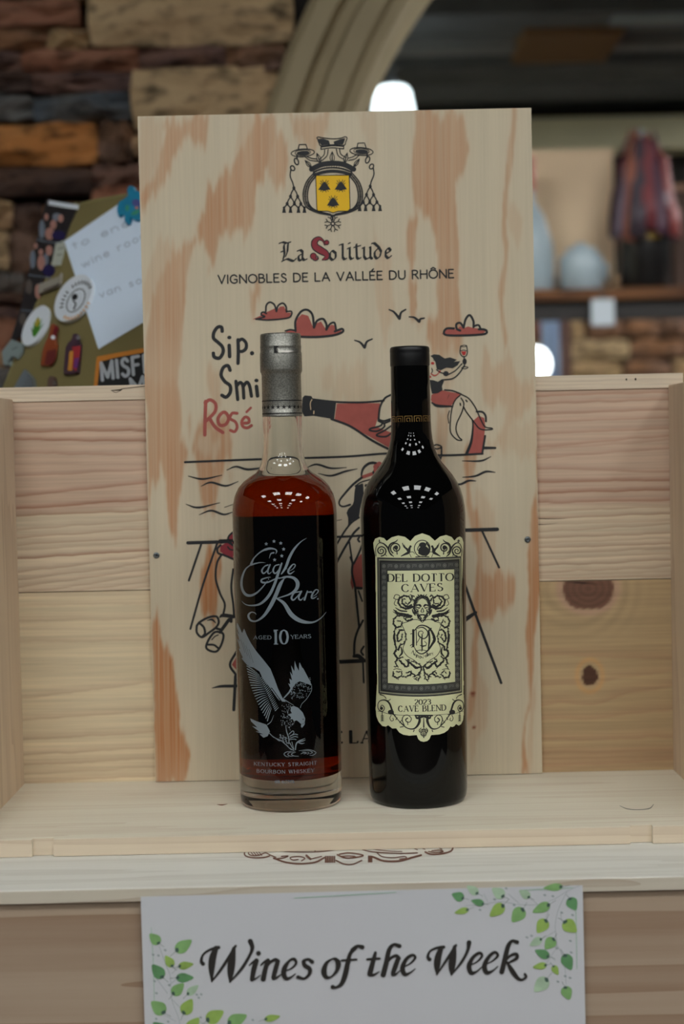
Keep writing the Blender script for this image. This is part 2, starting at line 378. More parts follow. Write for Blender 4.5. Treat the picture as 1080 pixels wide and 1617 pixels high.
def text(art, s, p0, p1, h, thick, thin=None, serif=0.0, gap=0.24, sag=0.0, lean=0.0):
    """lettering from p0 to p1 along a (possibly sagging) baseline; p0, p1, h, sag in the art's frame units"""
    acc = {'É': 'E', 'Ô': 'O', 'é': 'e'}
    tot = sum(GL[acc.get(c, c)][0] for c in s) + gap * (len(s) - 1)
    p0, p1 = np.array(p0, float), np.array(p1, float); d = p1 - p0; Lg = np.linalg.norm(d); u = d / Lg; nrm = np.array([u[1], -u[0]])
    k = Lg / tot; x = 0.0
    def at(gx, gy):
        t = (gx * k + lean * gy * h) / Lg
        return p0 + u * (gx * k + lean * gy * h) + nrm * gy * h + np.array([0, 1]) * sag * 4 * t * (1 - t)
    for c in s:
        base = acc.get(c, c); w, st = GL[base]
        for q in st:
            sm = q[0] == 's'; q = q[1:] if sm else q
            G = [(q[i], q[i + 1]) for i in range(0, len(q), 2)]
            P = np.array([at(x + a, b) for a, b in G])
            if thin is None: art.rib(P, thick, smooth=sm)
            else:
                Q = catmull(P, step=2.0) if sm else P
                dd = np.gradient(Q, axis=0) if len(Q) > 2 else np.tile(Q[-1] - Q[0], (2, 1))
                dd /= np.linalg.norm(dd, axis=1)[:, None] + 1e-9
                f = np.abs(dd[:, 1]) ** 1.5
                if not sm and abs(G[0][0] - G[1][0]) > 0.05 and abs(G[0][1] - G[1][1]) > 0.05:
                    up = (G[1][0] - G[0][0]) * (G[1][1] - G[0][1]) > 0; f = f * (0.0 if up else 1.0)
                if base == 'N' and not sm and abs(G[0][0] - G[1][0]) < .01: f = f * 0.2
                art.rib(Q, thin + (thick - thin) * f, smooth=False, cap=False)
                if serif and not sm:
                    for (a, b), (a2, b2) in ((G[0], G[1]), (G[-1], G[-2])):
                        if abs(b - b2) > 0.3 and (b in (0, 1)) and not (base in 'AVMWN' and (a, b) in ((.38, 1), (.36, 0), (.42, .12), (.26, 0), (.76, 0), (.7, 0))):
                            art.rib([at(x + a, b) - u * serif, at(x + a, b) + u * serif], thin * 1.2, cap=False)
                        elif abs(b - b2) < .01 and a > .3 and b in (0, 1):
                            e = at(x + a, b); art.rib([e, e + nrm * serif * (1 if b == 0 else -1) * 1.3], thin * 1.6, cap=False)
        if c in 'Éé': art.rib([at(x + w * .4, 1.12), at(x + w * .75, 1.3)], thick)
        if c == 'Ô': art.rib([at(x + w * .22, 1.12), at(x + w * .5, 1.3), at(x + w * .78, 1.12)], thick, smooth=False)
        x += w + gap
    return art

# ================================================================== THE SETTING
FLOOR_Z, CEIL_Z, WALL_Y = -1.10, 1.95, 2.2
ROOM_Z, FAR_Y = 1.42, 5.3           # ceiling and far wall of the room beyond the arch
M_FLOOR = mat('floor_tile', srgb(92, 84, 76), 0.5, noise=0.2, nscale=3)
M_CEIL = mat('ceiling_tile', srgb(64, 64, 62), 0.9, noise=0.1, nscale=8)
M_MORTAR = mat('mortar', srgb(34, 30, 27), 0.95, noise=0.3, nscale=25)
M_TRIM = mat('arch_plaster', srgb(170, 154, 120), 0.7, noise=0.08, nscale=12)
M_BACKCEIL = mat('dark_ceiling', srgb(138, 141, 143), 0.9, noise=0.15, nscale=3)
M_BEAM = mat('dark_beam', srgb(100, 104, 108), 0.8, noise=0.2, nscale=6)
M_TAN = mat('tan_plaster', srgb(222, 216, 182), 0.85, noise=0.08, nscale=3)
box('floor', -5, 5, -9, 6, FLOOR_Z - 0.05, FLOOR_Z, M_FLOOR)['kind'] = 'structure'
box('ceiling', -5, 5, -9, WALL_Y + 0.25, CEIL_Z, CEIL_Z + 0.05, M_CEIL)['kind'] = 'structure'

# arch opening in the stone wall
ACX, ACZ, RIN, RMO = 0.82, 0.40, 0.846, 0.962
def arch_line(r, n=40, z0=FLOOR_Z):
    P = [(ACX - r, z0)] + [(ACX - r * math.cos(t), ACZ + r * math.sin(t)) for t in np.linspace(0, math.pi, n)] + [(ACX + r, z0)]
    return P
art = Art()
art.fill([(-5, FLOOR_Z), (5, FLOOR_Z), (5, CEIL_Z), (-5, CEIL_Z)], arch_line(RIN + .05), raw=True, dx=0.04)
WALL = art.build('wall_back', lambda P, o: np.stack([P[:, 0], np.full(len(P), WALL_Y + .03), P[:, 1]], 1), 0, M_MORTAR, None)
WALL['kind'] = 'structure'
# moulding: stepped profile swept round the arch
prof = [(RMO, .06), (RMO, -.035), (RMO - .012, -.05), (RMO - .038, -.05), (RMO - .044, -.028), (RMO - .060, -.028), (RMO - .068, -.055),
        (RMO - .095, -.055), (RMO - .100, -.04), (RIN, -.04), (RIN, .22)]
V, F = [], []
lines = [arch_line(r) for r, d in prof]; n = len(lines[0])
for L_, (r, d) in zip(lines, prof): V += [(x, WALL_Y + d, z) for x, z in L_]
for i in range(len(prof) - 1): F += [(i * n + k, (i + 1) * n + k, (i + 1) * n + k + 1, i * n + k + 1) for k in range(n - 1)]
tag(pydata('trim_1', V, F, M_TRIM), kind='structure')

# stones
random.seed(5)
SCOL = {'tan': (170, 146, 112), 'sand': (158, 132, 96), 'brown': (128, 92, 66), 'red': (136, 96, 76), 'plum': (92, 72, 68), 'dark': (66, 54, 50),
        'grey': (104, 104, 102), 'slate': (72, 80, 88), 'rust': (166, 116, 70)}
ALT = {'tan': (168, 142, 108), 'sand': (150, 120, 92), 'brown': (104, 82, 70), 'red': (120, 74, 56), 'plum': (112, 84, 72), 'dark': (82, 62, 52), 'grey': (92, 84, 78), 'slate': (96, 92, 86), 'rust': (170, 112, 62)}
SM = {k: stonemat('stone_' + k, srgb(*[c * 1.16 for c in v]), srgb(*[c * 1.14 for c in ALT[k]]), srgb(*[c * .55 for c in v])) for k, v in SCOL.items()}
def stone(x0, x1, z0, z1, y, m, depth, parent):
    nx, nz = 5, 4; V = []
    j = lambda a: random.uniform(-a, a)
    w, h = x1 - x0, z1 - z0; e = min(w, h)
    for k in range(nz):
        for i in range(nx):
            u, v = i / (nx - 1), k / (nz - 1); edge = i in (0, nx - 1) or k in (0, nz - 1)
            corner = i in (0, nx - 1) and k in (0, nz - 1)
            ins = .05 * e if corner else 0
            V.append((x0 + w * u + (ins if i == 0 else -ins if i == nx - 1 else j(.03 * w)), y - depth * (.80 if edge else 1) + j(depth * .22),
                      z0 + h * v + (ins if k == 0 else -ins if k == nz - 1 else 0) + j(.05 * e)))
    F = [tuple(reversed(q)) for q in vgrid(nx, nz).tolist()]
    F = [tuple(q[::-1]) for q in F]
    ring = list(range(nx)) + [nx * (r + 1) - 1 for r in range(1, nz)] + list(range(nx * nz - 2, nx * (nz - 1) - 1, -1)) + [nx * r for r in range(nz - 2, 0, -1)]
    n0 = len(V); V += [(V[i][0], y + .03, V[i][2]) for i in ring]
    F += [(ring[i], n0 + i, n0 + (i + 1) % len(ring), ring[(i + 1) % len(ring)]) for i in range(len(ring))]
    return pydata('stone', V, F, m, parent)
LAID = []
def pstone(a, b, c, d, k, s=2.25, ox=0, oy=0, depth=.05):
    p, q = Y1(ox + a / s, oy + d / s, WALL_Y), Y1(ox + c / s, oy + b / s, WALL_Y)
    LAID.append((p[0], q[0], p[2], q[2]))
    stone(p[0] - .001, q[0] + .001, p[2] - .002, q[2] + .002, WALL_Y + .02, SM[k], depth, WALL)
for q in [(-60, -80, 150, 8, 'plum'), (158, -90, 318, 2, 'sand'), (-140, 12, 285, 108, 'red'), (-140, 112, 172, 190, 'brown'), (180, 116, 316, 182, 'sand'), (325, -60, 1038, 174, 'tan'),
          (90, 188, 496, 262, 'red'), (-150, 198, 84, 262, 'plum'), (502, 180, 802, 246, 'plum'), (808, 178, 1015, 262, 'brown'), (130, 270, 472, 338, 'plum'),
          (-150, 270, 124, 338, 'dark'), (478, 252, 990, 470, 'tan'), (-160, 346, 124, 436, 'grey'), (132, 346, 468, 438, 'slate'), (-160, 450, 352, 600, 'rust'),
          (360, 448, 474, 584, 'brown'), (480, 474, 990, 560, 'sand'), (-160, 610, 332, 700, 'dark'), (340, 592, 560, 664, 'plum'), (570, 568, 990, 700, 'brown'),
          (338, 672, 560, 760, 'red')]: pstone(*q)
for q in [(-150, 96, 112, 290, 'sand'), (118, 130, 340, 322, 'dark'), (350, 130, 700, 400, 'brown'), (-160, 326, 94, 610, 'tan'), (104, 330, 342, 614, 'brown'), (-160, 634, 196, 784, 'grey'),
          (204, 624, 520, 800, 'dark'), (-160, 792, 250, 872, 'dark'), (-160, 884, 170, 974, 'plum'), (-160, 980, 150, 1210, 'red'), (160, 890, 500, 1100, 'brown'), (-160, 1216, 200, 1330, 'sand'),
          (-160, 1340, 220, 1500, 'grey'), (210, 1110, 560, 1500, 'plum')]: pstone(*q, s=4.76, oy=300)
keys = ['tan', 'sand', 'brown', 'red', 'plum', 'dark', 'grey', 'rust', 'brown']
z = -0.62
while z < 1.85:                                      # the rest of the wall: courses laid round the stones above
    h = random.choice([.06, .08, .10, .13]); x = -1.75
    while x < -0.16:
        w = random.uniform(.12, .34); placed = False
        for f in (1, .6, .35, .2):
            x2 = min(x + w * f, -0.16)
            if x2 - x > .03 and not any(x < b - .008 and x2 > a + .008 and z < d - .008 and z + h > c + .008 for a, b, c, d in LAID):
                stone(x + .004, x2 - .004, z + .004, z + h - .004, WALL_Y + .02, SM[random.choice(keys)], .05, WALL); x = x2; placed = True; break
        if not placed: x += .02
    z += h

# ------------------------------------------------------------------ the room beyond the arch
box('wall_far', -3, 5, FAR_Y, FAR_Y + .1, FLOOR_Z, ROOM_Z + .1, M_MORTAR)['kind'] = 'structure'
WF = bpy.data.objects['wall_far']
box('wall_side', -1.6, -1.5, WALL_Y + .26, FAR_Y, FLOOR_Z, ROOM_Z, M_TAN)['kind'] = 'structure'
CE2 = tag(box('ceiling.001', -3, 5, WALL_Y + .24, FAR_Y + .1, ROOM_Z, ROOM_Z + .05, M_BACKCEIL), kind='structure')
def zc(py, px=850): return Z1(px, py, ROOM_Z)[1]
for py0, py1, dz, m in ((150, 132, .05, M_BACKCEIL), (112, 82, .04, M_BEAM), (58, 46, .05, M_BACKCEIL), (28, -10, .05, M_BEAM)):
    box('beam', -1.4, 4, zc(py1), zc(py0), ROOM_Z - dz, ROOM_Z, m, CE2)
box('vent_panel', Z1(832, 40, ROOM_Z - .06)[0], Z1(990, 40, ROOM_Z - .06)[0], zc(14), zc(62), ROOM_Z - .07, ROOM_Z - .01, mat('brown_panel', srgb(128, 98, 66), .8), CE2)
box('light_strip', Z1(985, 4, ROOM_Z - .06)[0], Z1(1150, 4, ROOM_Z - .06)[0], zc(-6), zc(8), ROOM_Z - .06, ROOM_Z - .01, mat('pale_strip', srgb(150, 165, 175), .6), CE2)
TR2 = tag(box('trim_2', .2, 5, FAR_Y - .12, FAR_Y, Y1(950, 246, FAR_Y)[2], Y1(950, 196, FAR_Y)[2], M_TAN), kind='structure')
z = Y1(950, 625, FAR_Y)[2]
while z < Y1(950, 470, FAR_Y)[2]:
    h = random.choice([.05, .07, .09]); x = .45
    while x < 1.5:
        w = random.uniform(.1, .28); stone(x + .004, x + w - .004, z + .004, z + h - .004, FAR_Y, SM[random.choice(['sand', 'brown', 'tan', 'grey', 'red', 'sand'])], .04, WF); x += w
    z += h

# ------------------------------------------------------------------ lamps
M_PANEL = mat('light_diffuser', (.9, .9, .9), .5, emit=(.97, 1.0, 1.0), estr=PANEL_POWER)
M_FRAME = mat('white_frame', srgb(190, 190, 188), .5)
def panel(x, y, z, sx, sy, label, group, m=M_PANEL):
    t = thing('ceiling_light', (x, y, z), label, 'ceiling light', group)
    box('diffuser', x - sx / 2, x + sx / 2, y - sy / 2, y + sy / 2, z - .012, z - .004, m, t)
    for a, b, c, d in ((-1, -1, 1, -1), (-1, 1, 1, 1), (-1, -1, -1, 1), (1, -1, 1, 1)):
        box('frame', x + a * sx / 2 - .02, x + c * sx / 2 + .02, y + b * sy / 2 - .02, y + d * sy / 2 + .02, z - .02, z, M_FRAME, t)
for j, y in enumerate((-.6, -2.2, -3.8, -5.4, -7.0)):
    for x in (-2.1, -.6, .4, 1.4, 2.9):
        if (x == .4 and j != 0) or (x == 2.9 and j > 1): continue
        panel(x, y, CEIL_Z, .6, .6, 'square white light panel in the ceiling over the shop floor', 'light panels in the shop ceiling')
for x, y in ((-.3, 2.8), (1.0, 2.8), (2.3, 2.8), (2.25, 4.55), (-1.0, 4.3)):  # fill panels added out of view to brighten the shelf and far wall
    panel(x, y, ROOM_Z, .6, .4, 'added out-of-view fill light panel brightening the room beyond the arch', 'added fill panels beyond the arch', mat('fill_diffuser', (.9, .9, .9), .5, emit=(.97, 1, 1), estr=31 if y < 4 else 120))
# pendant lamp seen over the top edge of the plywood
LY = 4.2
p = Y1(621, 172, LY); pz = Y1(621, 138, LY)[2]; r1, r2 = 35 / FPX * LY, 25 / FPX * LY
t = thing('pendant_lamp', (p[0], LY, p[2]), 'glowing white pendant lamp shade hanging behind the plywood board', 'lamp')
M_SHADE = mat('lit_shade', (.9, .9, .9), .4, emit=(.82, .97, 1.0), estr=3.2)
lathe('shade', [(r1 * .95, -.03), (r1, -.026), (r2 + .004, pz - p[2] - .012), (r2 - .006, pz - p[2]), (0, pz - p[2] + .001)], p[0], LY, M_SHADE, t, n=32, z0=p[2])
lathe('cap', [(.016, 0), (.014, .02), (.004, .03)], p[0], LY, M_BEAM, t, n=16, z0=pz)
lathe('cord', [(.003, 0), (.003, ROOM_Z - pz)], p[0], LY, M_BEAM, t, n=8, z0=pz)

# ================================================================== COUNTER AND CRATES
CT = -0.19                                          # counter top
M_COUNTER = wood('counter_wood', srgb(110, 78, 52), srgb(70, 46, 30), 'X', 12)
t = thing('counter', (0, 1.3, FLOOR_Z), 'brown wooden shop counter under the stacked crates', 'counter')
box('counter_top', -.75, .75, .80, 1.80, CT - .04, CT, M_COUNTER, t, .004)
box('front_panel', -.72, .72, .84, .86, FLOOR_Z, CT - .04, M_COUNTER, t)
for sx in (-1, 1): box('side_panel', sx * .71 - .01, sx * .71 + .01, .86, 1.76, FLOOR_Z, CT - .04, M_COUNTER, t)

YB, YF = 1.137, .9705                               # crate back (front face) and front edge
XL, XR = -.2368, .2385
ZT_SIDE, ZT_BACK = .2812, .2896
LIN = lambda r, g, b: np.array(srgb(r, g, b))
PINK, PALE, BROWN, CREAM, LATE = [np.array(c) for c in ((.57, .41, .30), (.68, .56, .40), (.48, .34, .185), (.66, .545, .405), (.33, .15, .09))]
rng = np.random.RandomState(3)
def vnoise(x, seed, k=1.0):
    r = np.random.RandomState(seed); t = r.rand(4096); x = np.asarray(x) * k + 2000; i = np.floor(x).astype(int); f = x - i; f = f * f * (3 - 2 * f)
    return t[i % 4096] * (1 - f) + t[(i + 1) % 4096] * f
def lines_at(px, L_, xa, xb, seed):
    """grain lines [(y at xa, y at xb, strength)], photo pixels -> list of y(px), strength"""
    out = []
    for i, (a, b, s) in enumerate(L_):
        u = (px - xa) / (xb - xa); out.append((a + (b - a) * u + 2.2 * (vnoise(px, seed + i * 7, .035) - .5) + 1.0 * (vnoise(px, seed + i * 7 + 3, .11) - .5), s))
    return out
UL = [(580 + a / 4.154, 580 + b / 4.154, s) for a, b, s in [(300, 310, .45), (345, 345, .5), (425, 415, .95), (475, 485, .9), (565, 575, .5), (640, 640, .2), (715, 672, .45), (845, 762, .75), (930, 870, .95), (978, 940, .8), (1070, 1002, .4), (1120, 1060, .55),
      (1168, 1115, .5), (1200, 1150, .3), (1255, 1205, .95), (1345, 1240, .55), (1400, 1288, .5), (1445, 1328, .5), (1490, 1366, .45), (1520, 1410, .4), (1550, 1440, .35)]]
UR = [(580 + a / 4.154, 580 + b / 4.154, s) for a, b, s in [(190, 165, .65), (240, 210, .6), (310, 280, .6), (365, 330, .5), (440, 400, .5), (525, 450, .5), (545, 478, .35), (600, 530, .45), (665, 690, .5), (750, 745, .9), (825, 805, .95), (890, 875, .75), (945, 915, .5),
      (990, 960, .7), (1035, 1005, .35), (1080, 1032, .45), (1120, 1090, .6), (1155, 1122, .35), (1185, 1155, .65), (1225, 1190, .5), (1260, 1225, .4), (1300, 1265, .65), (1345, 1310, .5), (1368, 1340, .3), (1388, 1375, .5)]]
LL = [(920 + a / 4.154, 920 + b / 4.154, s) for a, b, s in [(85, 75, .25), (150, 130, .35), (250, 235, .5), (310, 300, .2), (385, 378, .4), (760, 650, .5), (905, 840, .55), (1030, 975, .6), (1130, 1080, .6), (1197, 1150, .6), (1255, 1210, .45), (1310, 1265, .6)]]
LR = [(900 + a / 4.042, 900 + b / 4.042, s) for a, b, s in [(530, 560, .45), (735, 640, .35), (855, 735, .5), (945, 890, .5), (1080, 1060, .55), (1165, 1150, .5), (1200, 1185, .35), (1245, 1210, .55), (1275, 1245, .4)]]
def paint_lines(C, px, py, L_, xa, xb, seed, up=7.0, dn=1.0, gain=.85):
    for yl, s in lines_at(px, L_, xa, xb, seed):
        d = py - yl; k = np.where(d < 0, np.exp(-(d / up) ** 2) * .75 + .25 * np.exp(-(d / 2.0) ** 2), np.exp(-(d / dn) ** 2))
        C = C + (LATE - C) * (gain * s * k)[:, None]
    return C
def c_upper(px, py, X, Z):
    L_ = px < 540; ysplit = np.where(L_, 812 - (px - 23) * .06, 800 - (px - 845) * .02)
    k = np.clip((py - ysplit) / 6 + .5, 0, 1)[:, None]
    C = PINK * (1 - k) + PALE * k
    C = C * (1 + .10 * (vnoise(py + px * .03, 11, .09) - .5) + .06 * (vnoise(py + px * .02, 12, .5) - .5))[:, None]
    a = paint_lines(C, px, py, UL, 24, 229, 100, up=5.5); b = paint_lines(C, px, py, UR, 846, 1056, 300, up=5.5)
    return np.where(L_[:, None], a, b)
def c_lower(px, py, X, Z):
    L_ = px < 540
    C = np.where(L_[:, None], np.array((.70, .575, .385)), BROWN)
    C = C * (1 + .10 * (vnoise(py + px * .02, 21, .06) - .5) + .05 * (vnoise(py, 22, .4) - .5))[:, None]
    a = paint_lines(C, px, py, LL, 32, 245, 500, up=8, dn=2.0, gain=.6)
    # knots bend the rings on the right
    kx2, ky2 = 820 + 450 / 4.042, 900 + 675 / 4.042; kx1, ky1 = 820 + 440 / 4.042, 900 + 118 / 4.042
    r2 = np.hypot((px - kx2) / 14, (py - ky2) / 17.5); r1 = np.hypot((px - kx1) / 43, (py - ky1) / 36)
    bend = 16 * np.exp(-((px - kx2 - 4) / 34) ** 2) * np.exp(-np.abs(py - ky2 - 34) / 26)
    b = paint_lines(C, px, py - bend, LR, 857, 1062, 700, up=11, dn=3.0, gain=.62)
    sw = .5 + .5 * np.sin(np.hypot(px - kx1 + 20, (py - ky1) * 1.1) * .28 + .03 * px)
    b = b * (1 - .14 * sw * np.exp(-((r1 - 1.3) / .8) ** 2))[:, None]
    ringc = .5 + .5 * np.sin(r1 * 26)
    K1 = LIN(112, 74, 62) * (1 - .25 * ringc)[:, None]; k1 = np.clip((1.0 + .05 * np.sin(px * .12) + .02 * np.sin(px * .5 + py * .3) - r1) * 9, 0, 1)[:, None]
    halo = np.exp(-((r1 - 1.05) / .16) ** 2)[:, None]; b = b + (LIN(190, 150, 130) - b) * .6 * halo; b = b + (K1 - b) * k1 * .92
    slit = np.exp(-((py - (ky1 - 8 + (px - kx1) * .08)) / 1.8) ** 2) * np.exp(-((px - kx1 + 12) / 20) ** 2); b = b * (1 - .8 * slit)[:, None]
    ring = np.exp(-((r2 - 1.45) / .25) ** 2); b = b + (LIN(206, 158, 104) - b) * (.7 * ring)[:, None]
    k2 = np.clip((1.0 + .05 * np.sin(np.arctan2(py - ky2, px - kx2) * 3 + 1) + .04 * np.sin(np.arctan2(py - ky2, px - kx2) * 7) - r2) * 5, 0, 1)[:, None]; b = b + (LIN(72, 42, 32) - b) * k2 * .95
    return np.where(L_[:, None], a, b)
def c_strip(px, py, X, Z):
    C = np.tile(CREAM, (len(px), 1)) * (1 + .10 * (vnoise(py + px * .01, 31, .3) - .5))[:, None]
    L_ = [(617, 606, .45), (623, 614, .35), (630, 622, .4)]
    return paint_lines(C, px, py, [(a, a - 18, s) for a, _, s in L_], 20, 1060, 900, up=2.5, gain=.4)
M_GX = grainmat('sawn_pine', 'X')
M_BOX = wood('crate_pine', (.76, .70, .56), (.54, .40, .28), 'X', 22, 1.0, .30, lo=.05)
M_SIDE = wood('crate_side_pine', (.70, .555, .40), (.48, .34, .23), 'Z', 20, .8, .5, seed=3)
M_EDGE = wood('crate_edge_pine', (.66, .55, .41), (.48, .35, .24), 'X', 30, 1.0, .45, seed=5, lo=.02)
CRATE = thing('wooden_crate', (0, 1.05, -.011), 'open pine wine crate on its side holding the two bottles', 'crate')
ZS = float(Y1(540, 925, YB)[2]); ZTS = .2790
bx = np.linspace(-.2470, .2492, 90)
figured('back_plank', np.linspace(-.2470, .2492, 320), np.linspace(-.011, ZS - .0003, 300), YB, c_lower, M_GX, CRATE, .012)
figured('back_plank', bx, np.linspace(ZS + .0003, ZTS, 420), YB + .0004, c_upper, M_GX, CRATE, .012)
figured('top_strip', bx, np.linspace(ZTS + .0001, ZT_BACK, 30), YB - .0006, c_strip, M_GX, CRATE, .0125)
# split in the strip at the left, nail holes at the right
M_CRACK = mat('crack_dark', srgb(40, 24, 16), .9)
a = Art().fr(0, 580, 4.154); a.rib([(728, 152), (790, 148), (810, 140), (950, 123)], [3, 9, 4, 5]); a.rib([(728, 150), (760, 165), (800, 148)], 3)
a.build('split', lambda P, o: on_y(P, YB - .0006 - o), .0002, M_CRACK, CRATE)
a = Art().fr(820, 580, 4.154); a.dot((702, 80), 5, 8).dot((762, 78), 6, 9)
a.build('nail_hole', lambda P, o: on_y(P, YB - .0006 - o), .0002, M_CRACK, CRATE)
a = Art().fr(820, 580, 4.154); a.rib([(128, 993), (230, 994), (310, 992)], [5, 4, 1]); a.rib([(128, 1031), (180, 1030), (250, 1022)], [5, 3, 1])
a.build('split', lambda P, o: on_y(P, YB + .0004 - o), .0002, M_CRACK, CRATE)
for nm, x0, x1 in (('left', XL - .012, XL), ('right', XR, XR + .012)):
    box('side_panel', x0, x1, YF, YB - .0002, -.011, ZT_SIDE, M_SIDE, CRATE, .0008)
# floor board with two notches cut in its front edge
def nx(px): return float(Z1(px, 1316, 0)[0])
nl0, nl1, nr0, nr1 = nx(58), nx(91), nx(1003), nx(1040)
ND = .0035
poly = [(XL, YF), (nl0, YF), (nl0, YF + ND), (nl1, YF + ND), (nl1, YF), (nr0, YF), (nr0, YF + ND), (nr1, YF + ND), (nr1, YF), (XR, YF), (XR, YB - .0002), (XL, YB - .0002)]
prism('floor_board', poly, 'z', -.011, 0, M_BOX, CRATE)
# front lip shows the warmer edge grain
for x0, x1 in ((XL, nl0), (nl1, nr0), (nr1, XR)): box('front_edge', x0, x1, YF - .0006, YF, -.0108, -.0003, M_EDGE, CRATE)
for x0, x1 in ((nl0, nl1), (nr0, nr1)): box('notch_face', x0, x1, YF + ND - .0006, YF + ND, -.0108, -.0003, M_EDGE, CRATE)
a = Art().fr(820, 900, 4.042); a.rib([(640, 1505), (690, 1525), (760, 1530), (830, 1522), (858, 1495)], [2, 5, 4, 6, 3])
a.build('scuff', lambda P, o: on_z(P, o), .0002, mat('grey_scuff', srgb(110, 110, 96), .8), CRATE)
a = Art().fr(0, 1180, 2); a.rib([(685, 180), (700, 182), (718, 179)], [1, 4, 1])
a.build('bark_speck', lambda P, o: on_z(P, o), .0002, mat('bark_speck', srgb(120, 80, 52), .8), CRATE)

# lower crate
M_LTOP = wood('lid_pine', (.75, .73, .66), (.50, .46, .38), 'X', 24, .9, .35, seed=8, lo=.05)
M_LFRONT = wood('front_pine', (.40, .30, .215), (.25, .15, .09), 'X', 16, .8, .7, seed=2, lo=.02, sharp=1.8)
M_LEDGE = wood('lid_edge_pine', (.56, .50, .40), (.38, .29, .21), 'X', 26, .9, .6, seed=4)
LOW = thing('wooden_crate', (0, 1.03, CT), 'lower pine wine crate lying flat, with branded lid, behind the paper sign', 'crate')
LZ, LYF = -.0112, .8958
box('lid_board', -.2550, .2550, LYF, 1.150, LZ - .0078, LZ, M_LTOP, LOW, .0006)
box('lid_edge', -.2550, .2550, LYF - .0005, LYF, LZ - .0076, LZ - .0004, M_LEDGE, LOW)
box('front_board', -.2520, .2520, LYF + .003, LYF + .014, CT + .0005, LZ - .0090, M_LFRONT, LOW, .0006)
box('back_board', -.2520, .2520, 1.136, 1.148, CT + .0005, LZ - .0078, M_LFRONT, LOW)
for s in (-1, 1): box('side_board', s * .2460 - .006, s * .2460 + .006, LYF + .014, 1.136, CT + .0005, LZ - .0078, M_SIDE, LOW)
box('bottom_board', -.2400, .2400, LYF + .014, 1.136, CT + .0005, CT + .010, M_BOX, LOW)
Art.W = 1.3
a = Art().fr(360, 1320, 2.842)
for P, w in [([(82, 64), (74, 76), (80, 90), (112, 98), (160, 97), (186, 90)], 5), ([(96, 68), (92, 80), (108, 88), (140, 86), (168, 76), (190, 86), (215, 96)], 4), ([(205, 100), (255, 117), (320, 125), (390, 118), (432, 98)], 6),
             ([(330, 112), (345, 100), (318, 92), (280, 97), (290, 108), (315, 106)], 4), ([(240, 92), (270, 90), (250, 99), (215, 103)], 4), ([(352, 88), (370, 104)], 8), ([(370, 104), (420, 92)], 4), ([(485, 110), (520, 126), (560, 127), (600, 110)], 5),
             ([(490, 84), (520, 97), (550, 99), (605, 90), (590, 82), (540, 76), (500, 82)], 5), ([(510, 92), (540, 90), (570, 92)], 4), ([(650, 94), (700, 112), (770, 112), (830, 96), (866, 86)], 7), ([(665, 72), (690, 92), (740, 98), (790, 92), (800, 100), (770, 104)], 4),
             ([(885, 72), (910, 82), (960, 80), (1000, 68), (1010, 52)], 6), ([(900, 70), (930, 74), (965, 70), (950, 64), (915, 66)], 4), ([(585, 54), (640, 70), (760, 78), (850, 76)], 4), ([(215, 66), (300, 72), (420, 70), (530, 55)], 3),
             ([(600, 52), (700, 66), (780, 70)], 3), ([(820, 50), (850, 62)], 3), ([(860, 50), (884, 60)], 3), ([(940, 50), (960, 60)], 3), ([(265, 66), (280, 60)], 5), ([(385, 60), (392, 70)], 4), ([(430, 56), (450, 64)], 3)]: a.rib(P, w)
for x in range(438, 482, 8): a.rib([(x, 92), (x, 118)], 5)
a.fill([(628, 88), (648, 88), (648, 119), (628, 119)])
for x in (100, 112, 124, 136): a.rib([(x, 70), (x + 16, 88)], 3)
a.build('branded_crest', lambda P, o: on_z(P, LZ + o), .0002, mat('scorched_brand', srgb(112, 74, 58), .8), LOW)
Art.W = 1.0

# ================================================================== PRINTED PLYWOOD BOARD
BY = 1.1312; BX0, BX1, BZ1 = -.1402, .1418, .4811
BOARD = thing('plywood_board', (0, BY, 0), 'tall plywood lid printed with a crest and a seaside drawing, standing behind the bottles', 'board')
bmap = lambda P, o: on_y(P, BY - o)
PATCH = []
def patches(x0, y0, s, L_): PATCH.extend([(np.array([(x0 + a / s, y0 + b / s) for a, b in zip(P[::2], P[1::2])]), k) for k, P in L_])
patches(210, 160, 3.369, [
 (.8, (120, 88, 400, 70, 385, 250, 320, 240, 300, 160, 240, 220, 200, 360, 130, 470, 50, 600, 38, 590, 38, 480, 110, 420, 150, 250, 170, 120)), (.35, (30, 90, 130, 88, 160, 250, 110, 400, 35, 480)),
 (.85, (640, 65, 750, 65, 760, 180, 720, 330, 700, 380, 650, 520, 620, 660, 600, 730, 540, 700, 480, 740, 450, 740, 430, 840, 390, 850, 370, 740, 345, 780, 330, 690, 380, 560, 400, 450, 520, 370, 590, 230)),
 (.75, (300, 720, 345, 740, 300, 800, 285, 1000, 255, 1250, 245, 1500, 245, 1617, 62, 1617, 62, 1300, 100, 1080, 150, 900, 230, 760)), (.35, (130, 700, 230, 760, 130, 960, 65, 1200, 60, 1000)),
 (.7, (760, 180, 820, 180, 825, 300, 800, 470, 770, 470, 720, 400, 720, 330, 740, 250)), (.6, (820, 60, 1040, 55, 1030, 150, 960, 240, 870, 190, 830, 110)), (.35, (560, 65, 640, 65, 590, 230, 540, 300)),
 (.7, (622, 980, 690, 980, 680, 1050, 655, 1130, 635, 1130, 625, 1050)), (.5, (400, 1400, 440, 1390, 480, 1520, 460, 1580, 400, 1520)), (.4, (395, 880, 412, 880, 408, 950, 398, 950)),
 (.3, (1000, 1430, 1078, 1400, 1078, 1560, 1020, 1540))])
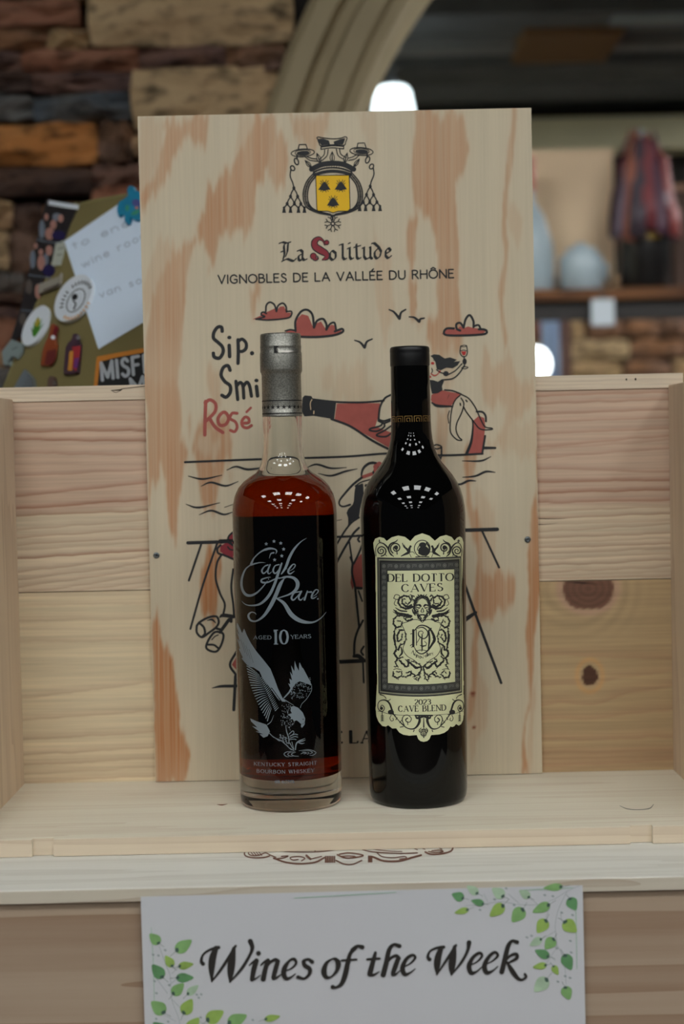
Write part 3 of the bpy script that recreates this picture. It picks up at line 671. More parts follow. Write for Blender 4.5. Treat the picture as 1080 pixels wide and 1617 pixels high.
patches(210, 600, 5.055, [
 (.72, (100, 0, 375, 0, 380, 400, 435, 540, 430, 600, 400, 700, 370, 950, 345, 1180, 330, 1290, 300, 1250, 265, 900, 260, 760, 215, 640, 200, 790, 150, 850, 130, 1180, 125, 800, 110, 400)),
 (.7, (540, 330, 600, 290, 760, 330, 795, 480, 790, 620, 740, 700, 690, 850, 660, 1000, 600, 1060, 550, 1000, 520, 850, 490, 600, 465, 560, 490, 420)), (-.3, (520, 470, 600, 400, 690, 470, 700, 560, 600, 640, 500, 570)),
 (.5, (600, 0, 690, 0, 700, 230, 660, 250, 610, 110)), (.6, (440, 240, 455, 240, 460, 340, 445, 460, 430, 340)), (.9, (600, 1310, 690, 1300, 700, 1500, 690, 1617, 530, 1617, 560, 1450)), (.4, (720, 700, 790, 740, 800, 800, 760, 800))])
patches(210, 900, 4.62, [
 (.9, (490, 0, 610, 0, 620, 180, 600, 350, 500, 340, 480, 150)),
 (.95, (175, 260, 205, 390, 210, 490, 270, 560, 300, 760, 340, 930, 345, 1080, 380, 1180, 415, 1310, 400, 1420, 370, 1550, 165, 1558, 160, 1100, 145, 560, 150, 400))])
patches(540, 160, 3.369, [
 (.8, (385, 45, 640, 40, 660, 200, 680, 250, 640, 370, 605, 400, 605, 560, 620, 800, 625, 1000, 640, 1280, 600, 1330, 480, 1350, 445, 1290, 455, 1180, 510, 1130, 510, 900, 490, 720, 460, 650, 430, 620, 385, 560, 370, 340, 375, 200)),
 (.8, (370, 580, 400, 600, 385, 750, 375, 900, 405, 960, 395, 1130, 360, 1130, 360, 900, 335, 760, 340, 640)), (.75, (905, 30, 925, 30, 910, 350, 875, 560, 865, 640, 880, 820, 870, 1000, 855, 1100, 880, 1280, 860, 1330, 835, 1080, 860, 820, 840, 650, 860, 480, 880, 280)),
 (.55, (750, 1300, 790, 1370, 830, 1440, 880, 1340, 930, 1500, 950, 1617, 750, 1617, 745, 1450)), (.22, (60, 60, 180, 60, 185, 250, 150, 300, 100, 150)), (.32, (160, 700, 260, 820, 280, 1100, 220, 1300, 180, 1000)), (.3, (880, 560, 960, 600, 930, 800, 880, 700)),
 (.3, (-20, 1450, 120, 1380, 180, 1617, -40, 1617)), (.35, (390, 1150, 440, 1150, 420, 1230, 400, 1220)), (.4, (540, 1340, 610, 1340, 600, 1540, 560, 1540))])
patches(700, 600, 5.053, [
 (.5, (330, 0, 730, 0, 735, 140, 600, 300, 520, 400, 490, 560, 440, 560, 340, 540, 345, 480, 440, 500, 480, 330, 500, 200, 430, 150, 330, 100)), (.25, (490, 400, 740, 300, 740, 620, 450, 600)),
 (.7, (170, 500, 330, 500, 240, 680, 200, 780, 260, 1000, 300, 1180, 300, 1300, 300, 1617, 250, 1617, 270, 1450, 240, 1250, 200, 1060, 180, 850, 160, 650)),
 (.8, (735, 570, 750, 600, 752, 1000, 770, 1300, 776, 1617, 670, 1617, 665, 1400, 690, 1150, 720, 1020, 745, 850)), (.6, (-60, 180, 40, 200, 20, 600, -60, 700)), (.25, (260, 900, 420, 1000, 400, 1617, 300, 1617))])
patches(700, 900, 4.753, [
 (.7, (220, 90, 400, 0, 540, 100, 530, 300, 380, 340, 300, 420, 260, 600, 250, 900, 180, 1200, 190, 950, 210, 800, 205, 600, 240, 350, 190, 250)), (.3, (250, 800, 340, 900, 330, 1200, 200, 1400, 190, 1200)),
 (.85, (640, 0, 725, 0, 715, 300, 690, 480, 660, 960, 620, 1150, 610, 1350, 640, 1530, 585, 1530, 585, 1300, 620, 1100, 650, 950, 625, 650, 630, 300)), (.3, (660, 960, 700, 800, 660, 1530, 620, 1500))])
def inside(P, x, y):
    r = np.zeros(len(x), bool); Q = np.roll(P, -1, 0)
    for (ax, ay), (bx_, by_) in zip(P, Q):
        if ay == by_: continue
        r ^= ((ay <= y) != (by_ <= y)) & (x < ax + (y - ay) / (by_ - ay) * (bx_ - ax))
    return r
NBX, NBZ = 420, 250
def c_board(px, py, X, Z):
    base = np.array((.60, .51, .365)); late = np.array((.46, .19, .07))
    st = 26 * (vnoise(px, 41, .22) - .5) + 16 * (vnoise(px, 42, .6) - .5)      # ragged, streaky ends of the figure
    wob = 5 * (vnoise(py, 43, .02) - .5) + 1.5 * (vnoise(px * .3 + py * .12, 44, 1.0) - .5)
    M = np.zeros(len(px))
    for P, k in PATCH:
        xx = px + wob; k = k * (.82 if P[:, 1].mean() < 700 else 1)
        lo, hi = P.min(0) - 40, P.max(0) + 40; s = (px > lo[0]) & (px < hi[0]) & (py > lo[1]) & (py < hi[1])
        m = np.zeros(len(px)); m[s] = inside(P, xx[s], (py + st)[s])
        M = np.maximum(M, m * k) if k > 0 else M + m * k
    G = M.reshape(NBZ, NBX); G = np.clip(G, 0, 1)
    for _ in range(2):
        G[:, 1:-1] = G[:, :-2] * .25 + G[:, 1:-1] * .5 + G[:, 2:] * .25
        G[1:-1] = G[:-2] * .25 + G[1:-1] * .5 + G[2:] * .25
    M = G.ravel(); fib = .7 + .45 * vnoise(px - py * .012, 45, .9) * vnoise(py, 46, .012) + .25 * (vnoise(px + py * .01, 47, .33) - .5)
    C = base + (late - base) * np.clip(M * fib, 0, 1)[:, None]
    C = C * (1 + .05 * (vnoise(px, 48, .05) - .5) + .03 * (vnoise(px + py * .01, 49, .5) - .5))[:, None]
    for cx, cy, r in ((700 + 222 / 4.753, 900 + 930 / 4.753, 3.6), (700 + 230 / 4.753, 900 + 1178 / 4.753, 2.6)):
        C = C + (LIN(132, 66, 44) - C) * np.clip(1.6 - np.hypot(px - cx, (py - cy) * 1.2) / r, 0, 1)[:, None]
    return C
bo = figured('board', np.linspace(BX0, BX1, NBX), np.linspace(0.0006, BZ1, NBZ), BY, c_board, grainmat('plywood_face', 'Z', fibre=.035), BOARD, .0052)
INK = mat('black_ink', srgb(34, 34, 36), .7)
INKRED = mat('rose_ink', srgb(166, 84, 74), .75, noise=.1, nscale=120)
INKCRIM = mat('crimson_ink', srgb(140, 44, 54), .75)
INKYEL = mat('yellow_ink', srgb(232, 184, 20), .7)
INKWOOD = mat('bare_print', srgb(222, 194, 156), .7)
O1, O2, O3 = .00012, .00022, .00032

Art.W = 1.3
# ---- crest
f = (420, 200, 4.909)
a = Art().fr(*f); a.fill([(385, 378), (645, 375), (652, 636), (636, 655), (560, 655), (520, 668), (480, 655), (402, 655), (394, 640)]); a.build('crest_shield', bmap, O1, INKYEL, BOARD, 'yellow shield of the printed crest')
a = Art().fr(*f)
for P in ([(385, 378), (645, 375), (652, 636), (636, 655), (560, 655), (520, 668), (480, 655), (402, 655), (394, 640)],): a.rib(P, 5, smooth=False, closed=True)
for cx, cy in ((453, 462), (580, 460), (520, 584)):
    a.fill([(cx - 48, cy + 28), (cx - 26, cy - 8), (cx - 12, cy - 26), (cx, cy - 36), (cx + 12, cy - 26), (cx + 26, cy - 8), (cx + 48, cy + 26), (cx + 20, cy + 28), (cx, cy + 38), (cx - 20, cy + 30)], dx=.4)
    for dx, dy in ((-30, -42), (-14, -48), (14, -48), (30, -42), (-34, -22), (34, -22), (-14, 46), (14, 46), (-30, 40), (30, 40)): a.rib([(cx + dx * .3, cy + dy * .3), (cx + dx, cy + dy)], 4)
a.rib([(400, 96), (394, 88), (404, 80), (440, 86), (515, 94), (575, 90), (612, 78), (628, 88), (618, 118), (602, 146), (515, 140), (430, 150), (410, 124)], 6, closed=True)
a.fill([(404, 96), (440, 92), (488, 108), (496, 138), (432, 145), (412, 122)]); a.fill([(524, 116), (580, 96), (614, 90), (608, 112), (596, 140), (526, 138)])
for P in ([(428, 158), (515, 148), (600, 152)], [(426, 176), (515, 164), (602, 172)], [(426, 156), (426, 177)], [(602, 152), (602, 172)], [(482, 178), (472, 226), (432, 264)], [(455, 180), (450, 218), (418, 250)],
          [(545, 175), (560, 225), (604, 254)], [(570, 173), (580, 212), (620, 240)], [(298, 230), (340, 260), (400, 268)], [(322, 234), (356, 246), (396, 248)], [(722, 220), (690, 250), (640, 262)], [(702, 216), (672, 234), (640, 244)]): a.rib(P, 6)
for cx, cy, r in ((285, 203, -4), (740, 192, 4)):
    a.ell((cx, cy), 90, 30, 6, r); a.dot((cx + 2, cy), 50, 16, r); a.ell((cx, cy - 2), 60, 22, 4, r)
    a.rib([(cx - 35, cy - 28), (cx - 28, cy - 64), (cx + 24, cy - 66), (cx + 36, cy - 30)], 6, smooth=False)
a.rib([(352, 330), (430, 294), (515, 284), (600, 292), (680, 330)], 30); a.rib([(368, 352), (440, 326), (515, 318), (590, 326), (664, 350)], 9); a.rib([(376, 374), (445, 352), (515, 345), (590, 352), (656, 372)], 18)
for k in range(16):
    u = k / 15; a.rib([(372 + 290 * u, 362 - 44 * math.sin(math.pi * u)), (378 + 282 * u, 346 - 44 * math.sin(math.pi * u))], 3)
for p, q, w in (((303, 262), (356, 322), 26), ((394, 206), (424, 290), 30), ((513, 194), (513, 288), 34), ((630, 204), (606, 290), 30), ((724, 250), (676, 318), 26)):
    m_ = ((p[0] + q[0]) / 2, (p[1] + q[1]) / 2); d = np.array(q, float) - p; nn = np.array([-d[1], d[0]]) / np.linalg.norm(d) * w / 2
    a.rib([p, m_ + nn, q], 5); a.rib([p, m_ - nn, q], 5); a.rib([p, q], [4, 14, 10])
for sx in (1, -1):
    X = lambda x: x if sx == 1 else 1036 - x
    out = [(X(378), 348), (X(312), 430), (X(286), 530), (X(312), 622), (X(400), 668), (X(518), 690)]; inn = [(X(388), 384), (X(338), 452), (X(322), 540), (X(342), 610), (X(398), 652), (X(500), 678)]
    a.rib(out, 6); a.rib(inn, 6); a.rib([((p[0] + q[0]) / 2, (p[1] + q[1]) / 2) for p, q in zip(out, inn)], 5)
    o_, i_ = catmull(out, step=9), catmull(inn, step=9)
    for k in range(0, min(len(o_), len(i_)) - 8): a.rib([o_[k], i_[min(len(i_) - 1, int(k * len(i_) / len(o_)))]], 3.4, cap=False)
    a.rib([(X(326), 590), (X(366), 648), (X(516), 690)], [6, 16, 10])
a.rib([(516, 688), (516, 722)], 12); a.ell((518, 752), 14, 14, 7)
for k in range(8):
    t_ = math.radians(k * 45 + 22); c_, s_ = math.cos(t_), math.sin(t_); a.rib([(518 + 14 * c_, 752 + 14 * s_), (518 + 46 * c_, 752 + 46 * s_)], 6)
    for d_ in (-.22, .22): a.rib([(518 + 44 * c_, 752 + 44 * s_), (518 + 62 * math.cos(t_ + d_), 752 + 62 * math.sin(t_ + d_))], 6)
for hx, hy, S in ((240, 225, 1), (784, 212, -1)):
    X = lambda x: hx + S * (x - 240); Yy = lambda y: hy + (y - 225)
    a.rib([(X(240), Yy(222)), (X(240), Yy(250))], 9); a.ell((X(236), Yy(270)), 15, 26, 8, -S * 20); a.ell((X(206), Yy(322)), 15, 20, 8, -S * 30)
    a.rib([(X(192), Yy(334)), (X(188), Yy(385)), (X(208), Yy(438)), (X(216), Yy(474))], 8)
    rows = [[(216, 480)], [(190, 545), (245, 545)], [(164, 602), (220, 602), (270, 602)], [(140, 640), (190, 640), (252, 640), (298, 640)]]
    for r0, r1 in zip(rows[:-1], rows[1:]):
        for i, p in enumerate(r0):
            for q in (r1[i], r1[i + 1]): a.rib([(X(p[0]), Yy(p[1])), (X((p[0] + q[0]) / 2 + (q[0] - p[0]) * .2), Yy((p[1] + q[1]) / 2)), (X(q[0]), Yy(q[1]))], 8)
    for r_ in rows[:3]:
        for p in r_: a.dot((X(p[0]), Yy(p[1] - 4)), 12, 15)
    for p in rows[3]: a.fill([(X(p[0] - 8), Yy(632)), (X(p[0] + 8), Yy(632)), (X(p[0] + 15), Yy(668)), (X(p[0] - 15), Yy(668))], dx=.4); a.dot((X(p[0]), Yy(628)), 10)
a.build('crest_print', bmap, O2, INK, BOARD)

# ---- title
f = (430, 370, 5.4); a = Art().fr(*f); nb = 25
def bl(*S):
    for P in S: a.nib(P, nb, 42, 8, smooth=False)
bl([(58, 78), (88, 66), (120, 76), (156, 66)], [(108, 74), (98, 100), (104, 165), (92, 215)], [(134, 80), (128, 150), (112, 190)], [(80, 232), (125, 208), (180, 230), (204, 206)], [(74, 150), (104, 140)])
bl([(214, 142), (240, 132), (258, 150), (256, 205), (272, 222), (296, 210)], [(254, 166), (222, 186), (224, 214), (240, 226), (256, 208)])
bl([(512, 138), (492, 160), (492, 200), (514, 222), (540, 200), (540, 160), (512, 138)], [(572, 92), (600, 82)], [(600, 84), (600, 196), (616, 216), (634, 204)], [(640, 124), (660, 112), (660, 194), (674, 214), (692, 202)], [(648, 80), (664, 72)])
bl([(716, 84), (720, 196), (734, 212), (756, 198)], [(696, 112), (752, 96)], [(766, 120), (782, 110), (782, 190), (800, 214), (830, 196)], [(826, 112), (836, 106), (836, 196), (852, 210)])
bl([(848, 78), (868, 74), (906, 108), (928, 146), (918, 188), (892, 210), (872, 186), (872, 150), (900, 122)], [(990, 116), (966, 140), (966, 184), (988, 206), (1016, 182)], [(966, 168), (1010, 140), (992, 116)])
Spath = [(446, 92), (432, 54), (396, 36), (362, 62), (366, 104), (410, 136), (456, 164), (462, 198), (428, 216)]
a.rib(Spath, [8, 16, 30, 44, 50, 52, 44, 36, 10]); a.dot((463, 70), 23); a.dot((350, 186), 30); a.rib([(350, 190), (362, 214), (388, 206), (384, 184)], [20, 22, 16, 6])
a.build('title_lettering', bmap, O2, INK, BOARD, 'blackletter title La Solitude')
a = Art().fr(*f); a.rib(Spath, [2, 6, 18, 30, 36, 38, 30, 22, 4]); a.dot((463, 70), 16); a.dot((350, 186), 22); a.rib([(350, 190), (362, 212), (384, 206)], [12, 12, 6])
a.build('title_initial', bmap, O3, INKCRIM, BOARD, 'crimson capital S')
a = Art().fr(335, 415, 2.769); text(a, 'VIGNOBLES DE LA VALLÉE DU RHÔNE', (27, 91), (1056, 65), 36, 5.0); a.build('subtitle_lettering', bmap, O2, INK, BOARD, 'small capitals under the title')

# ---- clouds, birds, words
Art.W = 1.22
def piece(name, frame, fills, lines, red=INKRED, lab=None):
    if fills:
        r = Art().fr(*frame)
        for P in fills: r.fill(P)
        r.build(name + '_tint', bmap, O1, red, BOARD)
    k = Art().fr(*frame)
    for P, w in lines: k.rib(P, w)
    k.build(name, bmap, O2, INK, BOARD, lab)
FA, FB = (280, 460, 4.1538), (460, 460, 3.0)
piece('cloud_print', FA, [[(492, 184), (545, 160), (556, 146), (590, 134), (640, 112), (652, 128), (672, 100), (700, 98), (718, 140), (746, 140), (738, 170), (600, 186), (510, 184)]],
      [([(515, 183), (545, 176), (574, 166), (552, 156), (552, 142), (566, 136), (584, 146)], 9), ([(580, 132), (584, 92), (606, 72), (636, 88), (650, 132)], 10), ([(650, 132), (660, 96), (690, 78), (712, 98), (716, 134)], 10), ([(722, 132), (748, 132), (748, 156), (720, 176), (600, 188), (515, 183)], 9)])
piece('cloud_print', FB, [[(-28, 188), (18, 182), (28, 130), (50, 108), (80, 116), (104, 172), (118, 152), (140, 142), (164, 180), (190, 158), (206, 162), (214, 184), (240, 184), (220, 206), (40, 214), (-20, 200)]],
      [([(-28, 188), (-6, 182), (20, 186)], 7), ([(20, 188), (20, 140), (45, 97), (75, 88), (100, 112), (107, 172)], 9), ([(107, 172), (122, 140), (150, 131), (166, 156), (166, 182)], 9), ([(166, 182), (182, 156), (204, 149), (212, 182)], 8), ([(206, 190), (240, 178), (243, 192), (200, 208), (120, 216), (42, 215)], 9)])
piece('cloud_print', FB, [[(712, 202), (735, 180), (786, 180), (800, 164), (815, 176), (836, 166), (862, 174), (900, 176), (924, 188), (900, 205), (730, 208)]],
      [([(770, 176), (738, 176), (724, 190), (734, 207), (820, 209), (912, 203), (926, 190), (914, 181), (888, 180)], 9), ([(800, 186), (784, 178), (782, 156), (800, 150), (816, 172)], 9), ([(816, 172), (826, 132), (845, 113), (862, 140), (863, 170)], 9), ([(863, 166), (886, 160), (896, 176)], 8)])
for A_, B_ in (([(463, 87), (486, 98), (512, 129)], [(512, 129), (520, 101), (542, 86)]), ([(558, 121), (582, 124), (606, 143)], [(606, 143), (612, 131), (630, 127)]), ([(300, 232), (326, 242), (347, 266)], [(347, 266), (358, 239), (383, 226)])):
    k = Art().fr(*FB); k.rib(A_, [5, 8, 11]); k.rib(B_, [11, 8, 6]); k.build('bird_print', bmap, O2, INK, BOARD)
k = Art().fr(*FA)
for P, w in [([(294, 262), (290, 236), (264, 236), (240, 270), (238, 308), (266, 334), (295, 364), (300, 400), (276, 438), (242, 430), (236, 406)], 19), ([(340, 355), (343, 428)], 20), ([(398, 318), (400, 400), (398, 472)], 19),
             ([(398, 330), (424, 314), (450, 338), (450, 374), (426, 394), (400, 392)], 18), ([(346, 518), (332, 488), (302, 500), (287, 548), (310, 590), (346, 620), (346, 664), (320, 694), (292, 682)], 19), ([(384, 590), (390, 650), (396, 710)], 18),
             ([(388, 622), (412, 598), (430, 622), (436, 700)], 18), ([(434, 622), (456, 596), (474, 622), (486, 688)], 18), ([(519, 624), (526, 686)], 20)]: k.rib(P, w)
k.dot((341, 303), 14, 12).dot((490, 406), 14).dot((519, 585), 14, 12)
k.build('slogan_lettering', bmap, O2, INK, BOARD, 'hand-drawn black words Sip. Smi')
k = Art().fr(*FA)
for P, w in [([(186, 722), (182, 830), (180, 942)], 19), ([(182, 732), (214, 712), (250, 738), (246, 790), (190, 850)], 18), ([(210, 832), (248, 890), (298, 926)], 19), ([(290, 800), (266, 838), (280, 878), (318, 872), (336, 832), (316, 796)], 18),
             ([(392, 800), (360, 800), (346, 834), (380, 856), (392, 890), (376, 920), (348, 912)], 16), ([(425, 866), (468, 860), (466, 832), (442, 826), (422, 858), (432, 888), (460, 895), (486, 880)], 16), ([(482, 764), (454, 792)], 13)]: k.rib(P, w, closed=(P[0] == (290, 800)))
k.build('rose_lettering', bmap, O2, INKRED, BOARD, 'hand-drawn rose-red word Rosé')

# ---- sea
k = Art(); k.fr(0, 0, 1); k.rib([(292, 729.8), (352, 727.4), (413, 725), (540, 721.3), (617, 716), (700, 719), (762, 716.5)], 2.8)
k.rib([(763.5, 707.4), (782, 707.3)], [4, 3])
k.fr(*FA); k.rib([(325, 1172), (385, 1150), (460, 1168), (555, 1158)], [4, 10, 12, 8])
k.fr(270, 680, 3.4839)
for P in ([(740, 207), (800, 186), (880, 207), (965, 203)], [(810, 236), (880, 248), (960, 224), (1025, 210)], [(95, 250), (175, 266), (280, 245)], [(165, 306), (220, 285), (300, 304), (370, 280)], [(82, 405), (150, 423), (268, 397)], [(295, 422), (345, 404)],
          [(155, 463), (220, 440), (290, 461), (345, 446)], [(905, 496), (938, 490)]): k.rib(P, [3, 9, 9, 3])
k.fr(520, 680, 3.6)
for P in ([(755, 172), (860, 172), (918, 148)], [(757, 265), (830, 258), (890, 233), (942, 237)], [(690, 284), (740, 305), (790, 285), (833, 286)]): k.rib(P, [3, 9, 10, 4])
k.build('sea_print', bmap, O2, INK, BOARD, 'horizon and wave lines of the drawing')

# ---- reclining bottle and sitters
piece('rose_bottle_print', FB, [[(215, 532), (420, 530), (412, 590), (398, 640), (470, 668), (470, 745), (400, 705), (300, 650), (205, 605)]],
      [([(103, 512), (215, 524), (340, 526), (438, 518)], 8), ([(190, 605), (280, 640), (380, 705), (475, 755)], 9)])
piece('rose_bottle_foot_print', FB, [[(862, 612), (888, 590), (914, 600), (919, 640), (904, 770), (830, 770), (852, 700)]],
      [([(878, 570), (905, 572), (920, 590), (922, 616)], 8), ([(918, 685), (904, 770)], 8), ([(830, 770), (852, 712), (860, 640), (856, 605)], [12, 10, 6, 5])])
k = Art().fr(*FB); k.fill([(52, 505), (64, 493), (95, 496), (104, 512), (213, 523), (203, 606), (105, 590), (62, 593), (49, 570)]); k.build('rose_bottle_neck', bmap, O1, INK, BOARD)
k = Art().fr(*FB); k.rib([(98, 512), (90, 530), (92, 560)], 3); k.rib([(107, 568), (106, 580)], 4); k.build('neck_highlight', bmap, O2, INKWOOD, BOARD)
piece('legs_print', FB, [], [([(472, 490), (442, 508), (420, 550), (413, 608)], 8), ([(412, 606), (438, 614), (468, 605)], 7), ([(412, 614), (438, 624), (468, 614)], 7), ([(432, 624), (420, 638), (376, 650), (372, 659), (408, 662), (440, 642), (440, 626)], 7), ([(472, 638), (440, 660), (406, 678), (410, 686), (448, 688), (474, 672)], 7)])
FW = (570, 540, 4.6957)
piece('woman_print', FW, [[(522, 392), (600, 358), (740, 385), (695, 436), (670, 472), (600, 482), (540, 466), (518, 430)]],
      [([(524, 450), (570, 474), (680, 478)], [8, 18, 10]), ([(620, 355), (680, 362), (742, 386)], 9), ([(735, 395), (698, 432), (675, 490), (664, 570), (664, 668), (708, 722), (746, 730), (744, 722), (726, 706), (706, 660), (710, 604), (748, 520), (762, 456), (742, 416)], 8),
       ([(742, 388), (800, 420), (850, 490), (890, 580), (922, 630), (972, 640), (966, 650), (884, 645), (828, 580), (782, 520), (762, 484)], 8), ([(735, 455), (738, 470)], 9), ([(778, 432), (786, 442)], 9), ([(656, 510), (645, 550), (651, 602)], 6),
       ([(560, 206), (590, 226), (625, 236)], 7), ([(650, 240), (700, 212), (748, 162)], 8), ([(600, 282), (680, 271), (730, 230), (762, 180)], 9), ([(740, 30), (734, 76), (750, 106), (776, 106), (789, 76), (783, 28)], 7), ([(740, 30), (762, 24), (783, 28), (762, 36), (740, 30)], 5),
       ([(764, 108), (768, 182)], 7), ([(746, 192), (770, 184), (794, 188), (772, 200), (746, 192)], 6), ([(740, 66), (760, 60), (782, 66)], 5), ([(524, 195), (530, 215), (520, 235)], 6), ([(655, 390), (640, 420)], 2)])
k = Art().fr(*FW)
k.fill([(514, 104), (540, 91), (580, 95), (620, 122), (660, 114), (712, 132), (690, 146), (736, 142), (716, 174), (680, 196), (632, 190), (592, 211), (562, 202), (552, 150), (530, 116)]); k.dot((630, 235), 21, 19); k.dot((768, 145), 16, 24)
k.fill([(508, 280), (540, 284), (570, 296), (598, 277), (616, 290), (600, 330), (606, 356), (570, 380), (526, 385), (514, 330)]); k.dot((540, 135), 4); k.build('woman_hair_and_bodice', bmap, O2, INK, BOARD)
k = Art().fr(*FW); k.dot((531, 158), 13, 10); k.dot((512, 258), 9)
for i in range(9): t_ = i / 8; k.dot((520 + 66 * t_, 236 + 22 * math.sin(math.pi * t_) - 20 * t_), 5)
k.fill([(742, 70), (780, 70), (774, 96), (756, 100)]); k.build('woman_red_details', bmap, O3, mat('red_ink', srgb(178, 44, 40), .7), BOARD)
piece('wine_glass_print', (520, 680, 3.6), [[(580, 156), (622, 150), (616, 184), (598, 196), (580, 190)]], [([(582, 92), (610, 80), (638, 92), (612, 104), (582, 92)], 7), ([(638, 94), (635, 150), (612, 206)], 8), ([(590, 160), (624, 152)], 10)], INKCRIM)

# ---- woman in the hat and the jetty
FH = (520, 700, 8.09); FH2 = (520, 880, 8.09)
piece('hat_woman_print', FH, [], [([(410, 436), (415, 370), (442, 310), (500, 262), (560, 250), (622, 264)], [16, 26, 30, 28]), ([(414, 438), (300, 530), (200, 640), (132, 730), (132, 786), (180, 808), (266, 784)], [26, 24, 20, 18, 22]), ([(330, 548), (400, 500), (480, 474), (640, 432)], 15),
      ([(380, 948), (290, 1008), (220, 1090), (160, 1180), (60, 1350)], 20), ([(378, 1080), (310, 1150), (240, 1262), (160, 1400), (60, 1590)], 24), ([(256, 1262), (276, 1400), (296, 1530)], 18), ([(420, 1300), (370, 1420), (310, 1540)], 22), ([(386, 1190), (366, 1230), (384, 1256)], 22)])
k = Art().fr(*FH); k.fill([(336, 545), (432, 508), (436, 600), (446, 670), (415, 750), (392, 850), (382, 944), (290, 990), (236, 1052), (242, 960), (220, 890), (240, 840), (300, 780), (318, 720), (320, 620)]); k.dot((470, 540), 20); k.dot((562, 372), 14, 22)
for i in range(8): k.dot((655 + 36 * math.cos(i * .785), 332 + 30 * math.sin(i * .785)), 12)
k.dot((655, 332), 14); k.build('hat_woman_hair', bmap, O3, INK, BOARD)
k = Art().fr(*FH); k.rib([(425, 432), (556, 386)], 36)
for i in range(7): k.dot((650 + 58 * math.cos(i * .9), 326 + 56 * math.sin(i * .9)), 38)
k.dot((650, 326), 50); k.build('hat_flower_print', bmap, O2, INKRED, BOARD)
piece('jetty_print', FH, [], [([(-1400, 1242), (90, 1196), (420, 1178)], 24)])
piece('sitter_print', FH2, [[(400, -40), (470, -60), (470, 385), (340, 384), (322, 330), (298, 424), (270, 330), (282, 190), (320, 60)]],
      [([(270, 0), (296, 80), (290, 200), (328, 380), (352, 610), (380, 884)], 24), ([(380, 906), (430, 806)], 22), ([(340, 392), (410, 396)], 30), ([(372, 430), (420, 560)], 18), ([(384, 884), (340, 1000), (320, 1110), (316, 1262)], 24), ([(440, 1140), (406, 1200), (432, 1248)], 22),
       ([(312, 1266), (370, 1262), (440, 1316)], [30, 44, 40]), ([(128, 1336), (440, 1322)], 42), ([(430, 1350), (440, 1600)], 20)])
FL = (280, 820, 5.05)
piece('swimmer_print', FL, [[(345, 212), (398, 180), (410, 132), (446, 98), (446, 312), (380, 286), (340, 256)]],
      [([(84, 188), (350, 180), (446, 170)], 22), ([(190, 200), (92, 488)], 14), ([(316, 196), (205, 520), (104, 874)], 14), ([(345, 206), (320, 234), (326, 270), (372, 286), (446, 318)], 14), ([(446, 100), (408, 138), (402, 184)], 12), ([(350, 186), (400, 180), (446, 208)], 16), ([(402, 220), (420, 240), (446, 246)], 10),
       ([(350, 286), (316, 350), (306, 470), (340, 590), (378, 676), (366, 762)], 14), ([(446, 398), (430, 540), (446, 680), (452, 772)], 14), ([(340, 780), (366, 766), (450, 776)], [12, 24, 24]), ([(428, 780), (428, 815)], 20), ([(154, 850), (182, 818), (250, 782), (312, 776), (330, 818), (310, 860), (250, 906), (196, 940), (156, 904), (154, 850)], 15),
       ([(172, 824), (210, 860), (220, 910), (196, 940)], 15), ([(240, 806), (276, 800), (306, 826)], [6, 14, 6]), ([(320, 896), (366, 916), (356, 986), (318, 1050), (270, 1052), (230, 1022), (250, 960), (290, 906), (320, 896)], 15), ([(234, 1000), (290, 1002), (324, 1026)], 14), ([(275, 960), (300, 934), (326, 922)], 8),
       ([(340, 900), (412, 800)], 22), ([(310, 870), (350, 880)], 16), ([(470, 1058), (420, 1160), (470, 1244)], 16), ([(275, 1346), (350, 1332), (470, 1330)], [4, 18, 20]), ([(464, 1250), (450, 1520)], 20)], INKCRIM)
k = Art().fr(*FL); k.fill([(470, 1098), (434, 1160), (470, 1200)]); k.build('swimmer_knee_tint', bmap, O1, INKRED, BOARD)
k = Art().fr(520, 680, 3.6); k.rib([(770, 566), (955, 561)], 17); k.rib([(868, 570), (965, 778)], 10)
k.fr(520, 920, 3.17647); k.rib([(680, 10), (730, 150), (862, 503)], 11); k.rib([(680, 186), (735, 150)], [20, 12])
k.build('jetty_post_print', bmap, O2, INK, BOARD)
k = Art().fr(500, 1130, 9.0); text(k, 'LA', (486, 390), (790, 384), 172, 40, 13, 22, gap=.3); text(k, 'E', (262, 396), (360, 394), 172, 40, 13, 20)
k.build('lower_lettering', bmap, O2, INK, BOARD, 'serif capitals near the bottom edge')

Art.W = 1.0
# ---- two screws
M_SCREW = mat('zinc_screw', srgb(120, 128, 132), .35, metal=1.0)
for sx, sy in ((247, 877), (833, 852)):
    c = Y1(sx, sy, BY); r = 5.0 / FPX * BY; V, F = [], []
    s_ = lathe('screw', [(r, 0), (r, .0004), (r * .8, .0010), (r * .34, .0013), (r * .30, .0005), (0, .0004)], 0, 0, M_SCREW, None, n=24)
    s_.data.transform(Matrix.Translation((c[0], BY, c[2])) @ Matrix.Rotation(math.pi / 2, 4, 'X')); s_.data.transform(Matrix.Translation(-Vector(BOARD.location))); s_.parent = BOARD
    k = Art(); k.rib([(sx - 2.6, sy - 1), (sx + 2.6, sy + 1)], 1.2); k.rib([(sx + 1, sy - 2.6), (sx - 1, sy + 2.6)], 1.2); k.build('cross_slot', bmap, .0014, INK, BOARD)

